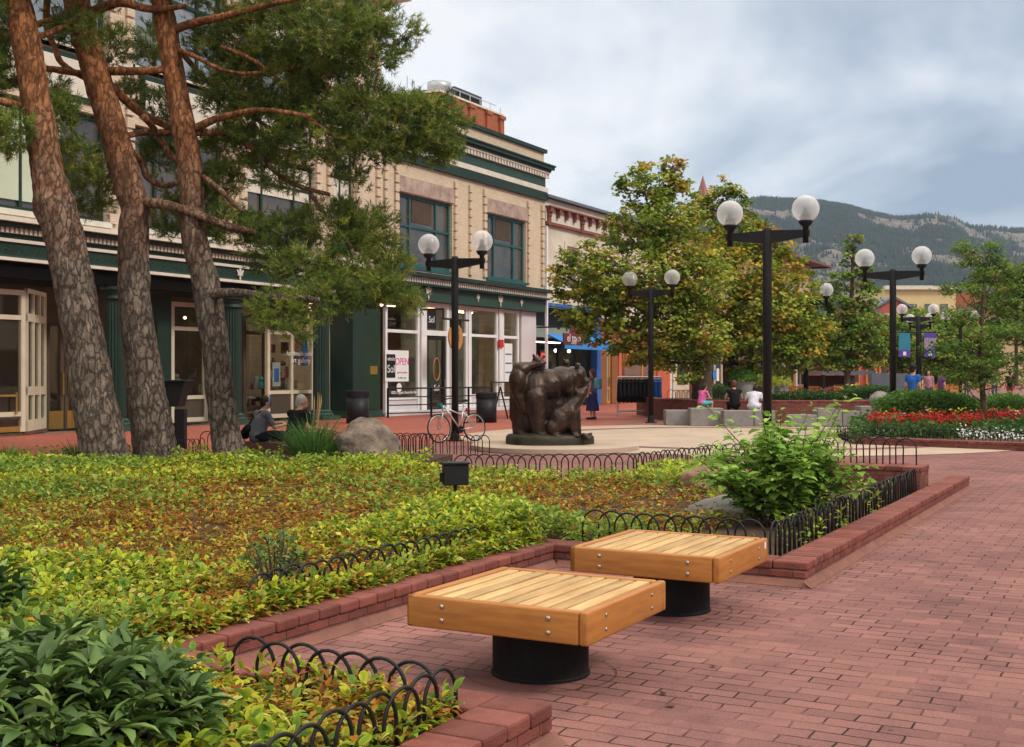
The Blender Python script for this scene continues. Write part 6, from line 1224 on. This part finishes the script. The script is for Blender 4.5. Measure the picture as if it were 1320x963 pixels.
DG = [(.045,.10,.026),(.065,.135,.032),(.09,.17,.04)]; MGn = [(.11,.23,.045),(.16,.30,.06),(.09,.19,.038)]
hedge('hedge','clipped dark green hedge behind the pale stone ball',1096,1162,41,.6,1.12,1.6,5200,DG,.10); hedge('border_plants','row of low dark plants behind the hoop fence left of the hedge',1000,1094,40.5,.6,.93,1.2,3000,DG,.12,'plants'); hedge('border_plants','low plants on the brick planter between the seated girl and woman',915,945,40.6,.6,1.15,1.2,900,DG,.12,'plants')
boulder('stone_ball','smooth pale stone ball on the brick planter corner',PD(1134,518,38.0),(.33,.33,.33),M['stonegrey'],1.7,4,.02,'stone ball')
# potted flowers, hanging basket, orange benches, pavilion
def tub(px,d,w_,z,label,pal):
    c = PD(px,482,d); c.z = 0; r = thing('flower_tub',label,'flower tub',c); mb = MB(); mb.lathe([(w_*.7,z-.85 if z > .9 else .01),(w_*.8,z-.6),(w_,z),(w_*.9,z)],c,20); mb.build('tub',M['stonegrey'],r,True); n = 700; v = rand_dirs(n); v[:,2] = np.abs(v[:,2]); P = np.array(c)+v*np.array((w_*1.25,w_*1.25,.42))+np.array((0,0,z)); 
    scatter('flowers',DIA_V,DIA_F,P,rand_dirs(n),v,.09*RNG.uniform(.7,1.3,n),pick(pal,[1]*len(pal),n,.2),M['leaf'],r,np.full(n,.05))['kind'] = 'stuff'; return r
tub(977,46,.62,1.12,'grey tub of bright yellow-green leaves left behind the tallest lamp',[(.42,.46,.04),(.30,.40,.04)]); tub(1003,47,.42,1.12,'smaller tub of bright yellow-green leaves right behind the tallest lamp',[(.45,.46,.05),(.34,.40,.04)]); tub(958,43,.40,1.30,'tub of fresh green leaves beside the second maple trunk',[(.10,.26,.04),(.07,.18,.03)])
for px,py,d,lab in ((905,438,39.5,'cluster of orange-red hanging flowers under the large maple'),(936,447,41,'smaller cluster of orange-red hanging flowers by the second maple')):
    c = PD(px,py,d); n = 260; v = rand_dirs(n); o = scatter('hanging_flowers',DIA_V,DIA_F,np.array(c)+v*np.array((.2,.2,.26))*RNG.uniform(.5,1,(n,1)),rand_dirs(n),v,.11*RNG.uniform(.6,1.3,n),pick([(.55,.06,.02),(.62,.16,.02)],[2,1],n),M['petal'],None,np.full(n,.07)); tag(o,lab,'flowers')
def pbench(x0,x1,d,label):
    a,b = PD(x0,482,d),PD(x1,482,d); a.z = b.z = 0; r = thing('park_bench',label,'bench',(a+b)/2,group='orange slatted benches along the mall'); mb = MB()
    for i in range(4): mb.beam(a+Vector((0,0,.58+i*.13)),b+Vector((0,0,.58+i*.13)),.04,.105)
    mb.build('backrest',M['ply'],r); mb = MB()
    for i in range(4): mb.beam(a+FWD*(.12+i*.13)+Vector((0,0,.45)),b+FWD*(.12+i*.13)+Vector((0,0,.45)),.11,.04)
    mb.build('seat',M['ply'],r)
    for p in (a.lerp(b,.12),a.lerp(b,.88)): mb = MB(); mb.beam(p+Vector((0,0,.01)),p+Vector((0,0,.95)),.05,.03); mb.beam(p+FWD*.5+Vector((0,0,.01)),p+FWD*.5+Vector((0,0,.44)),.05,.03); mb.beam(p+Vector((0,0,.40)),p+FWD*.5+Vector((0,0,.40)),.05,.03); mb.build('leg',M['black'],r)
for x0,x1,d,lab in ((1005,1056,53,'long orange wooden bench left of the young tree'),(1075,1098,54,'orange wooden bench behind the young tree'),(1195,1222,62,'orange wooden bench beyond the flower bed under the banners'),(1222,1240,66,'farther orange bench left of the honey locust')): pbench(x0,x1,d,lab)
pv_ = thing('pavilion','low dark pavilion with flat grey roof slab behind the orange benches','pavilion',PD(1090,482,64)); a,b = PD(1060,482,62),PD(1127,482,62); a.z = b.z = 0; mb = MB(); mb.beam(a+FWD*2+Vector((0,0,1.62)),b+FWD*2+Vector((0,0,1.62)),4.2,.2); mb.build('roof',M['slateroof'],pv_); mb = MB(); mb.beam(a+FWD*3.6+Vector((0,0,.75)),b+FWD*3.6+Vector((0,0,.75)),.2,1.45); mb.build('wall',M['dark'],pv_)
for t in (0.03,.5,.97): mb = MB(); p = a.lerp(b,t); mb.beam(p+Vector((0,0,.01)),p+Vector((0,0,1.5)),.12,.12); mb.build('post',M['black'],pv_)
mb = MB(); p0,p1 = PD(1122,482,60),PD(1168,482,60); p0.z = p1.z = .8; mb.beam(p0,p1,.5,1.58); tag(mb.build('stone_wall',M['slateroof']),'grey stone wall panel to the right of the low pavilion','wall'); mb = MB(); p0,p1 = PD(1118,482,57),PD(1165,482,57); p0.z = p1.z = .42; mb.beam(p0,p1,.4,.80); tag(mb.build('stone_wall',M['stonegrey']),'pale low wall in front of the grey stone panel','wall')
hedge('border_plants','low reddish flowering plants in front of the dark pavilion',1064,1128,59,.0,.95,1,900,[(.25,.07,.05),(.10,.12,.04),(.30,.14,.10)],.2,'plants')
# banners on the bannered lamp
for s,px,dx in ((0,1166,-1),(1,1199,1)):
    d = 56.6; c = PD(px,448,d); r = thing('banner',('left' if s == 0 else 'right')+' purple and teal street banner hanging from the distant lamp','banner',c,group='purple banners on the distant lamp'); Rb = Matrix((RGT,FWD,Vector((0,0,1)))).transposed()
    for z0,z1,m_ in ((-.45,-.12,'purple_banner'),(-.12,.45,'teal_banner' if s == 0 else 'rose_banner'),(.45,.68,'purple_banner' if s else 'teal_banner')):
        if m_ not in M: M[m_] = mat(m_,{'purple_banner':(.10,.06,.34),'teal_banner':(.04,.22,.32),'rose_banner':(.36,.26,.42)}[m_],.8)
        mb = MB(); mb.obox(c+Vector((0,0,(z0+z1)/2)),(.27,.01,(z1-z0)/2),Rb); mb.build('cloth_panel',M[m_],r)
    mb = MB(); mb.obox(c+FWD*-.015+Vector((0,0,-.29)),(.075,.004,.09),Rb); mb.build('emblem',M['paper'],r); mb = MB(); mb.tube([c+RGT*(-dx*.6)+Vector((0,0,.71)),c+RGT*(dx*.4)+Vector((0,0,.71))],.025,6); mb.build('bracket',M['black'],r)

# ================================================================ flower bed on the right
FB = [tuple(GP(1098,573)[:2]),tuple(GP(1200,577)[:2]),tuple(GP(1322,582)[:2]),(24.5,-1.0),(31.5,-1.0),(33.5,2.5),(32.5,6.3),(29.5,7.0)]
fw = thing('planter_wall','low brick kerb round the red and white flower bed','wall',(FB[1][0],FB[1][1],0)); mc, mb_ = MB(), MB(); mc.cur = mb_.cur = (1,1,1)
for a,b in zip(FB[:3],FB[1:4]): brick_run(mc,mb_,a,b,.28,.17)
mc.build('coping',M['curb'],fw); mb_.build('brick_course',M['curb'],fw); mbs = MB(); mbs.prism([(p[0]+.15,p[1]) for p in FB],-.01,.15); tag(mbs.build('flower_bed_soil',M['soil']),kind='structure')
off = Vector((.38*CS,.38*SN,0)); fp = [tuple((Vector((*p,0))+off)[:2]) for p in (FB[0],FB[1],FB[2])]
fence([tuple((Vector((*FB[0],0))+FWD*1.3-RGT*.02)[:2])]+fp,'black hoop fence edging the white and red flower bed',z=.12,me=HM,sp=.15)
def flowers(name,label,x0,x1,y,z,d0,d1,n,pal,size,zspread=.12,wts=None,kind='stuff',m='petal'):
    x = RNG.uniform(x0,x1,n); d = RNG.uniform(d0,d1,n); P = np.array([(PD(a,482,b).x,PD(a,482,b).y,0) for a,b in zip(x,d)]); P[:,2] = z+RNG.normal(0,zspread,n)+.06*noise2(P,2.5,2)
    cl = noise2(P,1.9,8); k = cl > -.12; P = P[k]; n = len(P)
    o = scatter(name,DIA_V,DIA_F,P,rand_dirs(n)*np.array((1,1,.5)),rand_dirs(n)*.7+np.array((0,0,.6)),size*RNG.uniform(.6,1.35,n),pick(pal,wts or [1]*len(pal),n,.25),M[m],None,np.full(n,size*.7)); return tag(o,label,'flowers' if m == 'petal' else 'foliage',kind=kind)
flowers('flower_bed_foliage','dark green leaves under the red and white flowers',1098,1345,0,.26,26.6,31,11000,DG,.12,.13,m='leaf')
flowers('red_flowers','band of scarlet flowers across the bed',1118,1262,0,.50,27.6,29.6,3400,[(.50,.02,.02),(.38,.015,.02),(.58,.05,.03)],.062,.075); flowers('red_flowers','scarlet flowers right of the honey locust stem',1262,1345,0,.55,27.9,30.2,1500,[(.46,.02,.03),(.34,.015,.02)],.062,.08)
flowers('white_flowers','white flowers along the front of the bed',1105,1150,0,.22,26.9,27.8,330,[(.75,.75,.72)],.062,.06); flowers('white_flowers','white flowers at the front right of the bed',1235,1345,0,.24,26.0,27.6,800,[(.75,.75,.72)],.062,.07); flowers('yellow_flowers','small yellow flower heads above the red ones',1135,1340,0,.66,29.3,30.6,170,[(.62,.55,.06),(.6,.3,.4)],.085,.035,[4,1])
hedge('feathery_shrub','long soft feathery green shrub behind the red flowers',1142,1266,29.9,.1,1.13,1.3,9000,MGn,.11,'shrub',.10); hedge('feathery_shrub','shorter feathery green shrub right of the honey locust stem',1268,1350,30.6,.1,1.02,1.3,5200,MGn,.11,'shrub',.10)

# ================================================================ far buildings
def farb(name,label,x0,x1,yt,d,m,depth=20,cat='building',extra=None):
    a,b = PD(x0,482,d),PD(x1,482,d); z = EYE+(481.7-yt)/FOC*d; a.z = b.z = 0; r = thing(name,label,cat,(a+b)/2); y = FWD; mb = MB(); vs = [a,b,b+y*depth,a+y*depth]; mb.prism([v[:2] for v in vs],.01,z); mb.build('wall',m,r); return r,a,b,z
def gable(r,a,b,z,h,m,depth=20,over=.4):
    a = Vector(a);b = Vector(b); mid = (a+b)/2; ax = (b-a).normalized(); A = a-ax*over; B = b+ax*over; mb = MB(); f = FWD*(-over); k = FWD*depth
    for s,e in ((A,mid),(mid,B)):
        s0 = Vector((s.x,s.y,z if s is not mid else z+h)); e0 = Vector((e.x,e.y,z if e is not mid else z+h)); t = Vector((0,0,.3)); mb.add([s0+f,e0+f,e0+k,s0+k,s0+f+t,e0+f+t,e0+k+t,s0+k+t],[(0,3,2,1),(4,5,6,7),(0,1,5,4),(1,2,6,5),(2,3,7,6),(3,0,4,7)])
    mb.build('roof',m,r); mb = MB(); mb.add([Vector((a.x,a.y,z)),Vector((b.x,b.y,z)),Vector((mid.x,mid.y,z+h))],[(0,1,2)]); return mb
r,a,b,z = farb('house','red walled gabled building with yellow framed doors behind the young tree',1048,1178,432,112,M['redwall'],14); g = gable(r,a,b,z,2.6,M['slateroof'],14); g.build('gable',M['redwall'],r)
for x0,x1,y0,y1,pm in ((1100,1108,463,498,'yplaster'),(1116,1130,462,500,'yplaster'),(1133,1147,462,500,'yplaster')):
    p0,p1 = PD(x0,482,111.9),PD(x1,482,111.9); zz0 = EYE+(481.7-min(y1,498))/FOC*111.9; zz1 = EYE+(481.7-y0)/FOC*111.9; mb = MB(); mb.beam(Vector((p0.x,p0.y,(zz0+zz1)/2)),Vector((p1.x,p1.y,(zz0+zz1)/2)),.2,zz1-zz0); f = mb.build('window',M['ply'],r); mb = MB(); q0,q1 = p0.lerp(p1,.2)-FWD*.12,p0.lerp(p1,.8)-FWD*.12; mb.beam(Vector((q0.x,q0.y,(zz0+zz1)/2)),Vector((q1.x,q1.y,(zz0+zz1)/2)),.05,(zz1-zz0)*.7); mb.build('pane',M['upglass'],f)
def fwin(r,xs,y0,y1,d,m='upglass'):
    for x0,x1 in xs:
        p0,p1 = PD(x0,482,d-.06),PD(x1,482,d-.06); z0 = EYE+(481.7-y1)/FOC*d; z1 = EYE+(481.7-y0)/FOC*d; mb = MB(); mb.beam(Vector((p0.x,p0.y,(z0+z1)/2)),Vector((p1.x,p1.y,(z0+z1)/2)),.1,z1-z0); mb.build('window',M[m],r)
r,a,b,z = farb('far_building','pale yellow commercial block with flat roof below the mountain',1140,1232,372,185,M['yplaster']); fwin(r,[(1150,1162),(1170,1182),(1192,1204),(1212,1222)],392,408,185); mb = MB(); mb.beam(Vector((a.x,a.y,z+.1)),Vector((b.x,b.y,z+.1)),1.2,.6); mb.build('parapet_cap',M['trim'],r)
r,a,b,z = farb('far_building','grey blue roofed low building in front of the pale yellow block',1122,1182,404,160,M['tan']); g = gable(r,a,b,z,2.0,M['slateroof'],16); g.build('gable',M['redwall'],r); fwin(r,[(1130,1140),(1150,1160)],420,440,160)
r,a,b,z = farb('far_building','orange-red brick block at the far end of the street',1228,1268,377,190,M['obrick']); fwin(r,[(1234,1240),(1246,1252),(1258,1264)],395,412,190)
r,a,b,z = farb('far_building','long low terracotta roofed building at the right edge',1262,1380,392,200,M['tan']); mb = MB(); mb.beam(Vector((a.x,a.y,z+.6))-FWD*1,Vector((b.x,b.y,z+.6))-FWD*1,2.5,1.6); mb.build('roof',M['obrick'],r); fwin(r,[(1275,1285),(1292,1302),(1308,1318)],412,440,200)
r,a,b,z = farb('far_building','tan block with pale upper storey left of the pale yellow block',1040,1140,452,140,M['tan']); fwin(r,[(1050,1060),(1070,1080),(1120,1132)],460,490,140)
for px,d,lab in ((1183,95,'slim white storefront panel far down the mall'),): pass
mb = MB(); p = PD(1290,482,230); mb.prism([(-40+260,-30),(262,-30),(262,45),(220,45)],-.02,-.01)
# dusty red turret roof behind the maples
cm = PD(906,262,90); r = thing('turret_roof','dusty red pointed turret roof rising behind the maples','turret',(cm.x,cm.y,cm.z)); k = 90/FOC; mb = MB(); mb.lathe([(11*k,0),(0.001,36*k)],cm,4,.6); mb.build('spire',mat('dusty_red_shingle',(.34,.15,.13),.85,(.26,.11,.10)),r)
mb = MB(); mb.lathe([(9*k,-80*k),(9*k,-.05),(12*k,-.05),(12*k,-.005)],cm,4,.6); mb.build('tower',M['tan'],r)

# ================================================================ mountain with forest
MD = 1500.0
RID = [(560,420),(680,395),(780,330),(850,292),(900,268),(960,257),(985,255),(1010,257),(1060,260),(1095,267),(1130,276),(1160,281),(1180,279),(1200,274),(1232,279),(1250,291),(1290,294),(1320,296),(1400,305),(1500,330),(1650,365),(1800,400)]
rx = np.array([p[0] for p in RID],float); ry = np.array([p[1] for p in RID],float)
NX, NT = 260, 90; XS = np.linspace(560,1800,NX)
def terrain(x, t):
    d = 560+(MD-560)*t if t <= 1 else MD+900*(t-1); X = (x-660)/FOC*d; H = (481.7-np.interp(x,rx,ry))/FOC*MD; p = Vector((X/170,d/170,0))
    fold = mnoise.noise(p)*.55+mnoise.noise(p*2.1+Vector((5,0,0)))*.30+mnoise.noise(p*4.7)*.16+mnoise.noise(p*11)*.07
    s = (t**1.25 if t <= 1 else max(0,1-(t-1)*1.1)); z = H*s*(1+.16*fold*(1-min(1,t)**6))+fold*26*min(1,t*2)*(1-min(t,1)**8)
    return Vector((d*CS+X*SN,d*SN-X*CS,max(-2,z)))
TS = list(np.linspace(0,1,NT))+[1.1,1.3,1.6]
vs = [terrain(x,t) for t in TS for x in XS]; fs = [(j*NX+i,j*NX+i+1,(j+1)*NX+i+1,(j+1)*NX+i) for j in range(len(TS)-1) for i in range(NX-1)]
def rockf(P):
    return noise2(P*np.array((1,1,1.6)),.010,21)*.55+noise2(P*np.array((1,1,1.4)),.026,5)*.40+noise2(P,.07,3)*.25
def mountmat():
    m, nt, b = nodes('mountain_slope'); b.inputs['Roughness'].default_value = .95; b.inputs['Specular IOR Level'].default_value = .05; g = nd(nt,'ShaderNodeNewGeometry')
    at = nd(nt,'ShaderNodeAttribute'); at.attribute_name = 'Col'; n2 = nd(nt,'ShaderNodeTexNoise',Scale=.10,Detail=8.0,Roughness=.75); lk(nt,g.outputs['Position'],n2.inputs['Vector'])
    sp = nd(nt,'ShaderNodeSeparateColor'); lk(nt,at.outputs[0],sp.inputs[0]); ad = nd(nt,'ShaderNodeMath',operation='MULTIPLY_ADD'); lk(nt,n2.outputs[0],ad.inputs[0]); ad.inputs[1].default_value = .7; lk(nt,sp.outputs[0],ad.inputs[2])
    rock = mixc(nt,ramp(nt,n2.outputs[0],.38,.62),(.32,.265,.215),(.12,.105,.09)); veg = mixc(nt,ramp(nt,n2.outputs[0],.4,.62),(.035,.052,.03),(.075,.085,.042)); lk(nt,mixc(nt,ramp(nt,ad.outputs[0],.80,.98),veg,rock),b.inputs['Base Color'])
    bp = nd(nt,'ShaderNodeBump',Strength=1.0,Distance=9.0); lk(nt,n2.outputs[0],bp.inputs['Height']); lk(nt,bp.outputs[0],b.inputs['Normal']); return m
mb = MB(); mb.cur = (1,1,1); mb.add(vs,fs); rk = np.clip(rockf(np.array([v[:] for v in vs]))*1.6+.50,0,1); mb.c = [(float(q),float(q),float(q)) for q in rk]; tag(mb.build('mountain',mountmat(),None,True),kind='structure')
n = 85000; x = RNG.uniform(800,1480,n); t = RNG.uniform(.10,1.0,n)**.75; P = np.array([terrain(a,b)[:] for a,b in zip(x,t)]); k = RNG.uniform(size=n) < np.clip(.86-rockf(P)*5.2,.05,1); P = P[k]; n = len(P); P[:,2] -= .8
CON_V = [(.5,0,0),(.15,0,.48),(-.4,0,.3),(-.4,0,-.3),(.15,0,-.48),(0,1,0)]; CON_F = [(0,1,5),(1,2,5),(2,3,5),(3,4,5),(4,0,5)]
hs_ = RNG.uniform(2.8,7.0,n); o = scatter('mountain_forest',CON_V,CON_F,P,np.tile([0,0,1.],(n,1)),np.tile([1.,0,0],(n,1)),hs_,pick([(.014,.026,.018),(.022,.036,.022),(.035,.05,.028)],[3,3,1],n,.2),M['leaf'],None,hs_*.48); tag(o,'dark conifer forest covering the mountain slopes','forest',kind='stuff')
HAZE = True
if HAZE:
    mb = MB(); mb.box((-200,-1900,-3.2),(2450,2450,420)); hm = bpy.data.materials.new('haze_air'); hm.use_nodes = True; nt = hm.node_tree; nt.nodes.remove(nt.nodes['Principled BSDF']); vp = nd(nt,'ShaderNodeVolumePrincipled'); vp.inputs['Color'].default_value = (.60,.76,.96,1); vp.inputs['Density'].default_value = .00015; vp.inputs['Anisotropy'].default_value = 0
    lk(nt,vp.outputs[0],nt.nodes['Material Output'].inputs['Volume']); tag(mb.build('haze',hm),kind='stuff'); SC.cycles.volume_step_rate = 10
